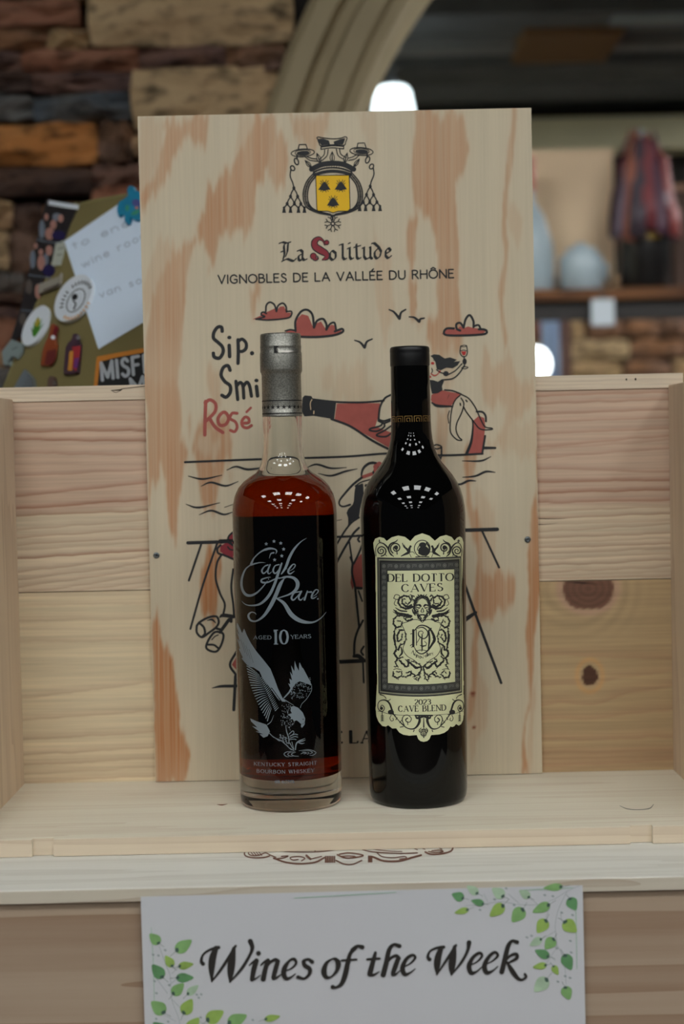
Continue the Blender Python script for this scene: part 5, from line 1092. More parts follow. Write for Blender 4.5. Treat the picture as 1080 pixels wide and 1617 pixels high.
# mane
for i in range(22):
    t_ = math.radians(150 + i * 240 / 21); c_, s_ = math.cos(t_), math.sin(t_); a.rib([(587 + 62 * c_, 190 + 92 * s_), (587 + 84 * c_ + 8 * s_, 190 + 116 * s_), (587 + 100 * c_ + 22 * s_, 190 + 130 * s_ - 8 * c_)], [10, 12, 4])
for s in (-1, 1):
    a.rib([(587 + s * 60, 176), (587 + s * 30, 168), (587 + s * 12, 184)], [6, 14, 8]); a.rib([(587 + s * 46, 262), (587 + s * 30, 290), (587 + s * 8, 316)], [8, 12, 8])
# monogram
for P, w in [([(490, 440), (490, 610)], 22), ([(520, 430), (524, 600)], 8), ([(460, 480), (490, 470), (500, 440), (480, 436)], 7), ([(458, 606), (480, 590), (490, 610), (470, 622)], 7), ([(505, 440), (540, 400), (590, 388), (650, 410), (690, 460), (716, 536), (690, 590), (640, 660), (580, 692), (530, 670), (500, 620)], [8, 10, 12, 14, 20, 26, 20, 14, 10, 10, 6]),
             ([(655, 440), (662, 540), (650, 640)], [14, 18, 10]), ([(530, 420), (590, 410), (640, 450), (640, 500), (600, 530), (550, 500), (548, 460), (580, 448), (596, 470), (576, 484)], [6, 10, 10, 12, 10, 12, 8, 6, 6, 5]), ([(584, 490), (580, 560), (584, 640), (580, 664)], [10, 14, 12, 6]), ([(560, 600), (590, 610), (630, 600)], [5, 14, 5]), ([(530, 570), (550, 540), (560, 520)], 6), ([(610, 560), (630, 580), (620, 610)], 6),
             ([(520, 660), (580, 650), (640, 662)], 6), ([(680, 420), (664, 440)], 12), ([(700, 520), (720, 536), (700, 552)], 10)]: a.rib(P, w)
lbuild(a, 'central_ornament', .0002, M_LINK); Art.W = 1.0
a = Art().fr(*F5); text(a, 'Napa', (468, 690), (566, 742), 40, 8, 3, gap=.12, lean=.0); text(a, 'Valley', (578, 748), (706, 690), 40, 8, 3, gap=.10); lbuild(a, 'origin_lettering', .0002, M_LINK)
a = Art().fr(*F6_)
def bot(a, X):
    S = 1 if X(0) == 0 else -1
    for P, w in [([(X(128), 232), (X(170), 250), (X(188), 272)], [12, 7, 8]), ([(X(190), 300), (X(220), 290), (X(232), 280)], 7), ([(X(260), 430), (X(244), 380), (X(220), 320), (X(180), 290), (X(130), 296), (X(106), 330), (X(112), 380), (X(150), 402), (X(172), 370), (X(150), 340), (X(134), 356), (X(140), 380)], [18, 18, 18, 14, 10, 8, 9, 9, 8, 8, 8, 14]),
                 ([(X(106), 400), (X(140), 404), (X(200), 424), (X(290), 436)], 5), ([(X(148), 410), (X(150), 500)], 7), ([(X(270), 440), (X(310), 490), (X(350), 530), (X(400), 570), (X(460), 578), (X(500), 550), (X(524), 500), (X(520), 460)], [12, 8, 12, 10, 14, 20, 26, 22]), ([(X(370), 540), (X(350), 490), (X(364), 450), (X(404), 440), (X(440), 470), (X(430), 505), (X(400), 510), (X(384), 486), (X(404), 470)], [8, 10, 8, 8, 8, 8, 9, 12, 12]), ([(X(404), 505), (X(406), 536)], 8),
                 ([(X(240), 440), (X(226), 470), (X(240), 498), (X(262), 490), (X(256), 470)], 7), ([(X(320), 520), (X(346), 490)], 6), ([(X(330), 560), (X(360), 556)], 9), ([(X(470), 590), (X(462), 606)], 9), ([(X(484), 450), (X(500), 470), (X(560), 456)], [10, 22, 16]), ([(X(300), 466), (X(286), 486)], 8), ([(X(540), 570), (X(520), 590), (X(524), 610)], 8), ([(X(556), 600), (X(536), 616), (X(540), 640)], 8)]: a.rib(P, w)
    a.dot((X(236), 410), 30, 24); a.dot((X(142), 372), 16)
    for y in (440, 456, 472, 488): a.rib([(X(150), y), (X(134), y + 12)], 6); a.rib([(X(150), y), (X(166), y + 12)], 6)
both(a, 566, bot, .865)
a.rib([(270, 436), (400, 442), (566, 440), (700, 438), (860, 424)], 4); a.rib([(566, 470), (566, 560)], [8, 14]); a.rib([(566, 560), (566, 664)], [6, 12])
for x in (-34, -18, 18, 34): a.rib([(566 + x * .3, 580), (566 + x, 600), (566 + x * .5, 650)], 7)
for P in ([(480, 444), (652, 444)],): a.rib(P, 16)
lbuild(a, 'lower_ornament', .0002, M_LINK)

# ================================================================== PAPER SIGN
SY = .8945
tl, tr = Y1(222, 1416, SY), Y1(920, 1398, SY)
SIGN = thing('paper_sign', ((tl[0] + tr[0]) / 2, SY, CT), 'white paper sign reading Wines of the Week with green leaf corners', 'sign')
M_PAPER = mat('sign_paper', (.58, .58, .60), .45, noise=.02, nscale=9)
nS = 24; V, F = [], []
for d_ in (0, .0003):
    for j in range(9):
        for i in range(nS):
            u, v = i / (nS - 1), j / 8; p = tl * (1 - u) + tr * u
            V.append((p[0] + (.0008 * v), SY + d_ + .0005 * math.sin(u * 3.1) * (v), p[2] * (1 - v) + (CT + .006) * v))
g = vgrid(nS, 9).tolist(); F = [tuple(q) for q in g] + [tuple(nS * 9 + i for i in q[::-1]) for q in g]
pydata('sheet', V, F, M_PAPER, SIGN, smooth=True)
smap = lambda P, o: on_y(P, SY - o)
M_SINK = mat('sign_ink', srgb(38, 34, 30), .6)
Art.W = 1.28
a = Art().fr(310, 1480, 4.32)
for P, w in [([(46, 182), (34, 164), (46, 120), (92, 86), (152, 70)], [22, 18, 12, 14, 20]), ([(134, 74), (112, 140), (104, 210), (106, 304)], [26, 38, 34, 8]), ([(106, 302), (180, 202), (268, 60)], [8, 16, 14]), ([(256, 76), (242, 160), (234, 240), (230, 308)], [20, 40, 36, 8]), ([(230, 306), (310, 212), (366, 120), (382, 70), (368, 28)], [8, 16, 16, 22, 28]),
             ([(362, 192), (384, 172), (412, 158)], [8, 12, 20]), ([(410, 160), (392, 220), (380, 288)], [26, 28, 24]), ([(380, 288), (404, 284), (436, 260)], [18, 10, 6]), ([(440, 192), (462, 170), (490, 156)], [8, 12, 20]), ([(488, 160), (470, 220), (456, 286)], [24, 26, 28]), ([(466, 232), (500, 176), (538, 154), (558, 164)], [6, 14, 20, 22]), ([(556, 164), (540, 220), (526, 274)], [24, 26, 24]), ([(526, 282), (550, 274), (580, 252)], [18, 12, 6]),
             ([(602, 232), (650, 212), (680, 178), (668, 150), (636, 160), (604, 206), (596, 252), (614, 282), (644, 274), (676, 250)], [6, 10, 14, 18, 14, 26, 28, 22, 12, 6]), ([(790, 168), (764, 150), (732, 162), (740, 192), (772, 216), (770, 252), (736, 282), (694, 272)], [22, 14, 18, 24, 24, 18, 14, 20]), ([(922, 150), (886, 180), (870, 236), (886, 272), (920, 270), (958, 228), (968, 180), (950, 150)], [10, 20, 30, 22, 10, 20, 30, 20]),
             ([(1088, 68), (1050, 112), (1032, 180), (1014, 260), (990, 318), (954, 342), (930, 340)], [22, 20, 26, 28, 22, 14, 24]), ([(992, 158), (1092, 152)], 12)]: a.rib(P, w, closed=(P[0] == (922, 150)))
a.dot((424, 110), 17); a.rib([(1082, 72), (1110, 60), (1128, 66)], [16, 14, 22])
a.fr(540, 1470, 3.6)
for P, w in [([(116, 92), (84, 86), (58, 108)], [20, 12, 18]), ([(190, 124), (172, 190), (158, 244)], [14, 22, 24]), ([(158, 250), (180, 250), (212, 232)], [16, 12, 5]), ([(144, 162), (214, 157)], 11), ([(326, 86), (294, 78), (268, 108), (252, 180), (234, 250)], [20, 14, 20, 22, 24]), ([(246, 200), (276, 156), (308, 142), (322, 156)], [6, 12, 16, 20]), ([(320, 156), (304, 200), (290, 240)], [20, 22, 20]), ([(288, 248), (306, 246), (330, 226)], [16, 10, 5]),
             ([(348, 206), (390, 184), (416, 152), (400, 138), (366, 160), (344, 210), (356, 246), (384, 240), (416, 216)], [5, 8, 12, 14, 16, 22, 20, 10, 5]), ([(498, 162), (488, 148), (500, 116), (536, 98), (578, 92)], [18, 14, 10, 12, 16]), ([(564, 96), (546, 150), (540, 200), (540, 250)], [20, 30, 28, 6]), ([(540, 248), (590, 172), (648, 82)], [6, 12, 12]), ([(640, 90), (630, 150), (624, 210), (622, 252)], [16, 32, 28, 6]), ([(622, 250), (680, 176), (714, 112), (722, 66)], [6, 12, 14, 22]),
             ([(728, 196), (770, 174), (796, 142), (780, 126), (744, 152), (722, 200), (734, 238), (764, 232), (794, 206)], [5, 8, 12, 14, 16, 22, 20, 10, 5]), ([(816, 192), (860, 168), (886, 140), (868, 122), (834, 148), (810, 198), (822, 236), (854, 228), (886, 202)], [5, 8, 12, 14, 16, 22, 20, 10, 5]), ([(996, 64), (966, 58), (944, 88), (926, 160), (908, 234)], [18, 14, 20, 22, 22]), ([(926, 176), (956, 142), (990, 132), (992, 156), (946, 182)], [6, 12, 16, 16, 8]),
             ([(940, 180), (966, 226), (996, 266), (1022, 278), (1046, 262), (1040, 246)], [12, 22, 18, 12, 12, 12])]: a.rib(P, w)
a.build('sign_lettering', smap, .0004, M_SINK, SIGN, 'black italic words Wines of the Week')
Art.W = 1.0
LEAFM = [mat('leaf_print_%s' % n_, srgb(*c), .6, noise=.22, nscale=110) for n_, c in (('mid', (126, 168, 104)), ('deep', (96, 146, 96)), ('lime', (148, 178, 88)), ('pale', (168, 192, 162)))]
M_TIP = mat('leaf_print_tip', srgb(66, 92, 80), .6)
def leaf(f, cx, cy, L_, w, ang, c):
    A_ = math.radians(ang); ca, sa = math.cos(A_), math.sin(A_); R_ = lambda u, v: (cx + u * ca - v * sa, cy + u * sa + v * ca)
    k_ = Art().fr(*f); k_.fill([R_(L_ * .62, 0), R_(L_ * .3, w * .62), R_(-L_ * .1, w * .95), R_(-L_ * .42, w * .6), R_(-L_ * .5, 0), R_(-L_ * .42, -w * .6), R_(-L_ * .1, -w * .95), R_(L_ * .3, -w * .62)], smooth=True, dx=.4)
    o = k_.build('leaf_print', smap, .0004, LEAFM[c], SIGN)
    k_ = Art().fr(*f); k_.fill([R_(-L_ * .54, 0), R_(-L_ * .42, w * .34), R_(-L_ * .32, w * .06), R_(-L_ * .30, -w * .24), R_(-L_ * .42, -w * .4)], smooth=True, dx=.3); k_.rib([R_(-L_ * .5, 0), R_(-L_ * .95, w * .15)], 2.2); k_.build('leaf_tip_print', smap, .00046, M_TIP, o)
S3, S4 = (700, 1390, 4.696), (220, 1400, 4.5)
for q in [(112, 120, 84, 38, 200, 1), (220, 74, 90, 34, 215, 3), (258, 164, 88, 28, 195, 1), (140, 228, 96, 26, 165, 2), (402, 220, 120, 46, 140, 2), (410, 94, 96, 44, 215, 3), (556, 254, 116, 54, 130, 0), (606, 104, 84, 34, 215, 3), (732, 204, 124, 40, 155, 0), (820, 52, 126, 30, 175, 0), (956, 172, 92, 46, 60, 1),
          (936, 340, 110, 54, 40, 2), (734, 336, 106, 50, 125, 2), (690, 456, 90, 32, 150, 3), (792, 466, 92, 46, 130, 0), (738, 546, 104, 36, 205, 1), (720, 636, 92, 28, 170, 2), (830, 664, 70, 28, 60, 2), (920, 602, 112, 48, 65, 1), (728, 772, 122, 54, 135, 3), (916, 832, 92, 44, 70, 0)]: leaf(S3, *q)
for q in [(112, 374, 88, 40, 225, 0), (310, 424, 122, 46, -35, 0), (214, 534, 84, 34, 235, 2), (326, 560, 96, 30, -10, 2), (134, 606, 108, 46, 230, 1), (318, 648, 110, 36, 0, 1), (272, 732, 100, 42, -45, 0), (376, 738, 92, 30, -40, 3), (138, 862, 112, 52, 220, 0), (340, 858, 110, 48, -60, 2), (532, 924, 124, 52, -30, 2), (690, 948, 130, 50, -25, 0), (940, 934, 100, 26, -12, 2),
          (380, 985, 110, 46, -50, 2), (150, 1010, 110, 46, 220, 1), (860, 1030, 110, 40, -20, 0), (560, 1080, 110, 44, -30, 1), (300, 1120, 110, 44, -80, 0)]: leaf(S4, *q)
M_TWIG = mat('twig_print', srgb(150, 160, 160), .6)
a = Art().fr(*S3)
for P in ([(1010, 40), (920, 80), (820, 140), (700, 180), (560, 180), (420, 160), (280, 180), (160, 190)], [(920, 80), (860, 200), (830, 330), (840, 480), (800, 560), (760, 620)], [(870, 240), (880, 300), (930, 340)], [(840, 480), (880, 540)], [(800, 560), (830, 600)], [(480, 100), (560, 170)], [(640, 130), (700, 180)], [(300, 100), (330, 160)], [(870, 520), (900, 640), (910, 780)], [(760, 280), (790, 200)], [(720, 440), (830, 380)]): a.rib(P, 2.6)
for p in ((380, 142), (272, 220), (525, 184), (752, 110), (878, 240), (958, 258), (942, 450), (842, 505), (620, 424), (654, 412), (948, 536), (904, 712), (850, 752), (940, 724), (812, 118), (466, 60)): a.dot(p, 11, 7, 20)
a.build('twig_print', smap, .0003, M_TWIG, SIGN)
a = Art().fr(*S4)
for P in ([(140, 420), (190, 560), (220, 640), (230, 800), (280, 940), (300, 1080)], [(230, 620), (280, 570)], [(215, 700), (270, 650)], [(120, 650), (200, 760)], [(230, 800), (330, 900)], [(140, 890), (260, 960)], [(420, 960), (560, 1000), (800, 980)]): a.rib(P, 2.6)
for p in ((184, 452), (98, 484), (136, 490), (212, 700), (108, 672), (122, 758), (440, 766), (408, 768), (422, 790), (120, 940), (205, 960), (806, 948), (436, 930)): a.dot(p, 10, 7, 30)
a.build('twig_print', smap, .0003, M_TWIG, SIGN)
M_RULE = mat('rule_print', srgb(150, 186, 160), .6)
for f_, P, w in (((540, 1380, 2), [(-150, 76), (0, 68), (170, 58)], 2.2), ((540, 1380, 2), [(738, 90), (742, 300)], 2), ((540, 1380, 2), [(560, 52), (730, 44)], 2), (S4, [(84, 290), (100, 560), (108, 900)], 4)):
    a = Art().fr(*f_); a.rib(P, w); a.build('border_rule', smap, .0003, M_RULE, SIGN)

# ================================================================== OLIVE HOUSING WITH MAGNETS
yaw, lean = math.radians(45), math.radians(29)
nh = np.array([-math.sin(yaw), -math.cos(yaw), 0]); ON = nh * math.cos(lean) + np.array([0, 0, 1]) * math.sin(lean)
OP = Y1(120, 470, 1.36); OU = -nh * math.sin(lean) + np.array([0, 0, 1]) * math.cos(lean); OS = np.cross(OU, -ON); OS /= np.linalg.norm(OS)
def omap(P, o):
    d = rays(P); t = ((OP - CC) @ ON + o) / (d @ ON); return CC + d * t[:, None]
M_OLIVE = mat('olive_enamel', srgb(124, 112, 72), .42, noise=.08, nscale=14)
def slab(name, outline, t0, t1, m, parent=None, smooth=False, step=4.0):
    """plate lying on the olive face, outline in photo pixels, from height t0 to t1 above it"""
    P = np.asarray(outline, float)
    if smooth: P = catmull(P, True, step)
    A_ = omap(P, 0); n = len(P); V = np.vstack([A_ + ON * t0, A_ + ON * t1]).tolist()
    F = [tuple(range(n)), tuple(range(2 * n - 1, n - 1, -1))] + [(i, (i + 1) % n, n + (i + 1) % n, n + i) for i in range(n)]
    o = pydata(name, V, F, m, parent)
    bm = bmesh.new(); bm.from_mesh(o.data); bmesh.ops.recalc_face_normals(bm, faces=bm.faces); bm.to_mesh(o.data); bm.free()
    return o
# body: sloping face traced at its left and top edge, run down to the counter
face = [(118, 330), (128, 320), (150, 314), (215, 303), (262, 297), (310, 290), (330, 294), (336, 320)]
A_ = omap(face, 0)
def drop(p, z):                                            # follow the slope down to height z
    return p - OU * ((p[2] - z) / OU[2])
lo_r, lo_l = drop(A_[-1], .22), drop(omap([(8, 612)], 0)[0], .22)
front = np.vstack([[lo_l], omap([(8, 612)], 0), omap([(60, 480)], 0), A_, [lo_r]])
back = front + np.array([.10, .16, 0]); back[:, 2] = np.where(front[:, 2] > 0, front[:, 2] - .015, front[:, 2]); 
n = len(front)
HOUS = thing('olive_housing', (-.22, 1.42, CT), 'olive green enamelled metal housing with sloping face covered in magnets, behind the crate', 'housing')
b_ = pydata('body', np.vstack([front, back]).tolist(), [tuple(range(n)), tuple(range(2 * n - 1, n - 1, -1))] + [(i, (i + 1) % n, n + (i + 1) % n, n + i) for i in range(n)], M_OLIVE, HOUS)
box('pedestal', -.32, -.16, 1.36, 1.48, CT, .25, M_OLIVE, HOUS, .004)
bm = bmesh.new(); bm.from_mesh(b_.data); bmesh.ops.recalc_face_normals(bm, faces=bm.faces); bm.to_mesh(b_.data); bm.free()
k_ = Art(); k_.rib([(6, 612), (58, 480), (114, 334), (128, 322), (216, 304)], 3.0); k_.build('rim', omap, .0006, mat('olive_rim', srgb(140, 130, 84), .5), HOUS)
Q = lambda x0, y0, s, P: [(x0 + a / s, y0 + b / s) for a, b in P]
C3_ = (0, 280, 4.154); C6_ = (0, 300, 4.76); C7_ = (100, 280, 4.757)
def deco(name, m, parent, off, frame, fn):
    k_ = Art().fr(*frame); fn(k_); o = k_.build(name, omap, off, m, parent); return o
def plate(name, frame, outline, t0, t1, m, label, cat, smooth=False):
    P = Q(*frame, outline); c = omap([np.mean(P, 0)], 0)[0] + ON * t0
    r = thing(name, tuple(c), label, cat); slab('plate', P, t0, t1, m, r, smooth); return r
WHITE = mat('magnet_white', srgb(218, 224, 230), .4); NOTE = mat('note_paper', srgb(220, 234, 250), .7); PEN = mat('pencil', srgb(176, 188, 204), .8)
DARKP = mat('photo_dark', srgb(42, 40, 42), .35); NAVY = mat('photo_navy', srgb(40, 36, 78), .4); SKINP = mat('photo_rose', srgb(170, 124, 112), .4); GREYP = mat('photo_grey', srgb(112, 122, 134), .4); MUTED = mat('photo_muted', srgb(92, 84, 78), .4)
# photo strip
r = plate('photo_strip', C3_, [(310, 145), (522, 185), (470, 300), (420, 430), (340, 560), (275, 700), (225, 870), (190, 1000), (120, 1060), (60, 1110), (130, 900), (190, 640), (245, 420), (290, 240)], .0004, .0010, DARKP, 'narrow strip of booth photos with white top edge along the olive housing edge', 'photo')
deco('white_border', WHITE, r, .0012, C3_, lambda k: k.rib([(318, 165), (418, 182), (516, 196)], 30, cap=False))
deco('frame_gap', GREYP, r, .0012, C3_, lambda k: (k.rib([(245, 410), (330, 425), (405, 428)], 6), k.rib([(188, 640), (330, 660)], 6), k.rib([(135, 870), (225, 880)], 6)))
deco('photo_rose_tones', SKINP, r, .0013, C3_, lambda k: (k.dot((350, 310), 22, 30), k.dot((325, 370), 30, 40), k.dot((398, 270), 18, 26), k.dot((305, 260), 14, 22), k.dot((270, 560), 26, 50), k.dot((322, 480), 22, 34), k.dot((268, 490), 16, 20), k.dot((235, 450), 12, 18), k.dot((250, 750), 22, 50)))
deco('photo_pale_tones', GREYP, r, .0013, C3_, lambda k: (k.dot((372, 260), 30, 26), k.dot((275, 340), 20, 60), k.dot((215, 540), 18, 60), k.dot((300, 540), 18, 40)))
deco('photo_navy_tones', NAVY, r, .0014, C3_, lambda k: k.dot((385, 380), 46, 30)); deco('photo_navy_tones', NAVY, r, .0014, C3_, lambda k: k.dot((320, 610), 40, 40))
deco('photo_muted_tones', MUTED, r, .0013, C3_, lambda k: (k.dot((190, 720), 22, 50), k.dot((150, 930), 24, 40)))
# note
r = plate('handwritten_note', C7_, [(10, 484), (500, 150), (640, 90), (760, 600), (760, 1000), (268, 1294)], .0004, .0008, NOTE, 'white paper note with faint handwriting pinned on the olive housing', 'note')
for s_, p_, q_ in (('to end', (80, 540), (500, 360)), ('wine room', (150, 680), (650, 440)), ('van sou', (280, 905), (650, 770))): deco('handwriting', PEN, r, .0010, C7_, lambda k: text(k, s_, p_, q_, 62, 8, gap=.22))
# turtle magnet
TEAL = mat('turtle_teal', srgb(34, 132, 168), .35, noise=.2, nscale=60)
r = plate('turtle_magnet', C7_, [(505, 110), (520, 84), (548, 84), (562, 120), (600, 130), (640, 180), (660, 260), (600, 330), (560, 338), (525, 318), (518, 356), (500, 368), (484, 340), (486, 306), (460, 296), (440, 312), (428, 262), (440, 210), (480, 180), (508, 160)], .0010, .0040, TEAL, 'blue and teal sea turtle magnet holding the paper note', 'magnet', True)
deco('shell_marks', mat('turtle_purple', srgb(90, 90, 150), .4), r, .0042, C7_, lambda k: (k.dot((545, 190), 30, 26), k.dot((590, 210), 22, 24)))
deco('shell_green', mat('turtle_green', srgb(70, 150, 120), .4), r, .0042, C7_, lambda k: (k.dot((540, 265), 36, 16, -25), k.dot((480, 230), 16, 24)))
deco('shell_orange', mat('turtle_orange', srgb(210, 130, 110), .4), r, .0043, C7_, lambda k: k.dot((552, 228), 14, 10))
# round badge
def ellp(cx, cy, rx, ry, rot, n=36):
    t_ = np.linspace(0, 2 * math.pi, n, endpoint=False); c_, s_ = math.cos(math.radians(rot)), math.sin(math.radians(rot)); return [(cx + rx * math.cos(u) * c_ - ry * math.sin(u) * s_, cy + rx * math.cos(u) * s_ + ry * math.sin(u) * c_) for u in t_]
BR = -58
r = plate('round_badge', C3_, ellp(505, 810, 170, 100, BR), .0012, .0046, WHITE, 'round white button badge with black and orange ring lettering on the housing', 'badge')
deco('badge_ring', INK, r, .0050, C3_, lambda k: (k.rib(ellp(497, 808, 84, 48, BR), 5, closed=True), k.dot((490, 785), 22, 18, BR), k.rib([(480, 810), (496, 830), (484, 865)], 9), [k.rib([(p := ellp(500, 808, 122, 72, BR, 60))[i], ellp(500, 808, 142, 86, BR, 60)[i]], 8) for i in [j % 60 for j in range(38, 66, 2) if j != 48]]))
deco('badge_orange', mat('badge_orange', srgb(218, 150, 50), .5), r, .0050, C3_, lambda k: [k.rib([ellp(500, 808, 124, 72, BR, 60)[i], ellp(500, 808, 140, 84, BR, 60)[i]], 8) for i in range(13, 33, 2)])
# oval agave magnet
r = plate('oval_magnet', C3_, ellp(250, 985, 145, 66, -62), .0006, .0034, WHITE, 'white oval magnet with a green agave plant', 'magnet')
deco('agave', mat('agave_green', srgb(66, 128, 40), .5), r, .0037, C3_, lambda k: [k.rib([(225, 1035), (x, y)], [22, 4]) for x, y in ((205, 985), (225, 950), (250, 915), (275, 930), (285, 960))])
deco('agave_bloom', mat('agave_gold', srgb(176, 160, 50), .5), r, .0038, C3_, lambda k: k.dot((245, 950), 14, 30, 15))
# bottle shaped magnets
r = plate('bottle_magnet', C3_, [(352, 985), (372, 972), (386, 982), (378, 1060), (386, 1110), (372, 1190), (340, 1245), (288, 1245), (300, 1150), (318, 1095), (338, 1060)], .0006, .0036, mat('amber_magnet', srgb(142, 70, 42), .35), 'small amber bottle shaped magnet with a dark red neck', 'magnet')
deco('neck_wrap', mat('dark_red_magnet', srgb(112, 30, 40), .4), r, .0039, C3_, lambda k: k.rib([(370, 985), (358, 1035)], 26)); deco('neck_tag', WHITE, r, .0040, C3_, lambda k: k.dot((348, 1050), 15, 14))
deco('magnet_label', mat('maroon_magnet', srgb(104, 44, 42), .4), r, .0039, C3_, lambda k: k.fill([(306, 1140), (370, 1125), (362, 1190), (338, 1230), (292, 1225)]))
r = plate('bottle_magnet', C3_, [(492, 1075), (500, 1040), (524, 1040), (530, 1080), (545, 1100), (528, 1290), (510, 1300), (440, 1305), (438, 1280), (452, 1130), (470, 1100)], .0006, .0036, mat('flask_dark', srgb(74, 54, 66), .35), 'square red and orange flask shaped magnet above the crate edge', 'magnet')
deco('flask_red', mat('flask_red', srgb(164, 52, 58), .4), r, .0039, C3_, lambda k: k.fill([(470, 1110), (530, 1105), (520, 1200), (500, 1270), (470, 1250), (480, 1150)])); deco('flask_orange', mat('flask_orange', srgb(206, 140, 60), .4), r, .0039, C3_, lambda k: k.fill([(456, 1140), (482, 1140), (474, 1270), (444, 1265)])); deco('flask_purple', mat('flask_purple', srgb(112, 58, 120), .4), r, .0040, C3_, lambda k: k.fill([(488, 1190), (520, 1180), (510, 1250), (482, 1250)]))
deco('stopper', mat('flask_grey', srgb(120, 116, 124), .4), r, .0040, C3_, lambda k: k.dot((512, 1052), 14, 14))
# black patch
r = plate('lettered_patch', C3_, [(648, 1185), (780, 1160), (960, 1128), (1100, 1108), (1100, 1420), (620, 1440)], .0006, .0022, mat('patch_orange', srgb(206, 130, 50), .6), 'black patch with orange edge and grey capital letters on the housing', 'patch')
deco('patch_field', mat('patch_black', srgb(30, 30, 30), .7), r, .0025, C3_, lambda k: k.fill([(656, 1208), (780, 1178), (960, 1146), (1095, 1126), (1095, 1410), (634, 1430)]))
def pt(k): text(k, 'MISFI', (672, 1330), (952, 1280), 112, 22, gap=.34, lean=.10); text(k, 'M', (868, 1400), (950, 1385), 80, 20)
deco('patch_lettering', mat('patch_grey', srgb(176, 180, 184), .5), r, .0028, C3_, pt)
# smaller ones
r = plate('name_bar', C3_, [(275, 715), (405, 665), (422, 640), (415, 700), (398, 728), (272, 778)], .0012, .0038, mat('bar_grey', srgb(150, 144, 132), .4), 'grey rectangular bar magnet across the photo strip', 'magnet')
deco('bar_marks', MUTED, r, .0041, C3_, lambda k: k.rib([(290, 742), (385, 702)], 16))
r = plate('paper_tab', C3_, [(372, 440), (420, 420), (432, 470), (402, 580), (345, 582)], .0004, .0012, mat('tab_white', srgb(176, 180, 166), .6), 'small pale paper tab between the photo strip and the note', 'paper')
deco('tab_print', MUTED, r, .0014, C3_, lambda k: (k.rib([(382, 470), (418, 460)], 5), k.rib([(372, 510), (408, 505)], 5)))
r = plate('pyramid_magnet', C3_, [(190, 1275), (238, 1330), (246, 1400), (120, 1400), (140, 1360)], .0006, .0050, mat('pewter_magnet', srgb(130, 140, 146), .35, metal=.4), 'small silver pyramid shaped magnet just above the crate edge', 'magnet')
deco('pyramid_courses', MUTED, r, .0053, C3_, lambda k: [k.rib([(190 - d * .5, 1290 + d), (195 + d * .45, 1292 + d)], 4) for d in (15, 35, 55, 75)])
r = plate('brown_magnet', C3_, [(336, 1340), (350, 1318), (376, 1322), (382, 1360), (370, 1400), (334, 1400)], .0006, .0040, mat('brown_magnet', srgb(96, 74, 66), .5), 'small dull brown magnet beside the pyramid magnet', 'magnet')
deco('magnet_face', MUTED, r, .0043, C3_, lambda k: k.dot((358, 1350), 14, 18))
r = plate('clip_magnet', C6_, [(40, 1230), (110, 1140), (190, 1170), (185, 1230), (150, 1280), (110, 1265), (95, 1330), (50, 1330)], .0010, .0040, mat('clip_pale', srgb(128, 140, 138), .5), 'pale grey clip under the oval agave magnet', 'clip')
deco('clip_marks', DARKP, r, .0043, C6_, lambda k: (k.rib([(60, 1290), (110, 1250)], 8), k.rib([(90, 1200), (130, 1180)], 6)))

# ================================================================== SHELF BEYOND THE ARCH
HY = 4.0
def q(px, py, Y=HY): return Y1(px, py, Y)
zt = q(960, 456)[2]; s4 = HY / FPX
M_SHELF = wood('shelf_wood', srgb(120, 78, 44), srgb(78, 48, 26), 'X', 6)
M_DKWOOD = mat('dark_apron', srgb(36, 32, 30), .7)
xl, xr = q(800, 456)[0], q(1300, 456)[0]
t = thing('display_shelf', ((xl + xr) / 2, HY, FLOOR_Z), 'brown wooden shelf with dark apron in the room beyond the arch', 'shelf')
box('shelf_board', xl, xr, HY - .02, HY + .34, zt - 17 * s4, zt, M_SHELF, t)
box('apron', xl, xr, HY, HY + .03, zt - 48 * s4, zt - 17 * s4, M_DKWOOD, t)
for px in (893, 1260):
    x_ = q(px, 480)[0]; box('post', x_ - 8 * s4, x_ + 8 * s4, HY, HY + .03, FLOOR_Z, zt - 48 * s4, mat('post_wood', srgb(74, 44, 32), .6), t)
BXW = mat('box_wood', srgb(230, 202, 166), .7, noise=.1, nscale=5)
t = thing('wooden_box', (q(905, 455, HY + .2)[0], HY + .22, zt), 'upright pale wooden box lid at the back of the display shelf', 'box')
x0_, x1_ = q(800, 300, HY + .2)[0], q(969, 300, HY + .2)[0]; z1_ = q(905, 236, HY + .2)[2]
box('panel', x0_, x1_, HY + .2, HY + .215, zt, z1_, BXW, t); box('edge', x0_, x1_, HY + .215, HY + .25, z1_ - .012, z1_, BXW, t); box('edge', x0_, x0_ + .012, HY + .215, HY + .25, zt, z1_ - .012, BXW, t); box('edge', x1_ - .012, x1_, HY + .215, HY + .25, zt, z1_ - .012, BXW, t)
WCER = mat('white_ceramic', srgb(158, 172, 178), .35)
cx = q(826, 450, HY + .08)[0]; h1 = q(826, 318, HY + .08)[2] - zt; h2 = q(826, 250, HY + .08)[2] - zt
t = thing('white_bottle', (cx, HY + .08, zt), 'white ceramic bottle with pink stopper on the display shelf', 'bottle')
lathe('bottle_body', [(.0001, 0), (.075, 0), (.080, .01), (.082, .10), (.078, h1 * .55), (.055, h1 * .85), (.036, h1 * .97), (.032, h1 * 1.1), (.0001, h1 * 1.1)], cx, HY + .08, WCER, t, n=32, z0=zt)
lathe('stopper', [(.030, h1 * 1.1), (.036, h1 * 1.12), (.036, h2), (.0001, h2 + .004)], cx, HY + .08, mat('pink_stopper', srgb(196, 122, 112), .5), t, n=24, z0=zt)
cx = q(918, 450, HY + .06)[0]; hj = q(918, 384, HY + .06)[2] - zt
t = thing('white_jar', (cx, HY + .06, zt), 'small white lidded jar beside the wooden box on the display shelf', 'jar')
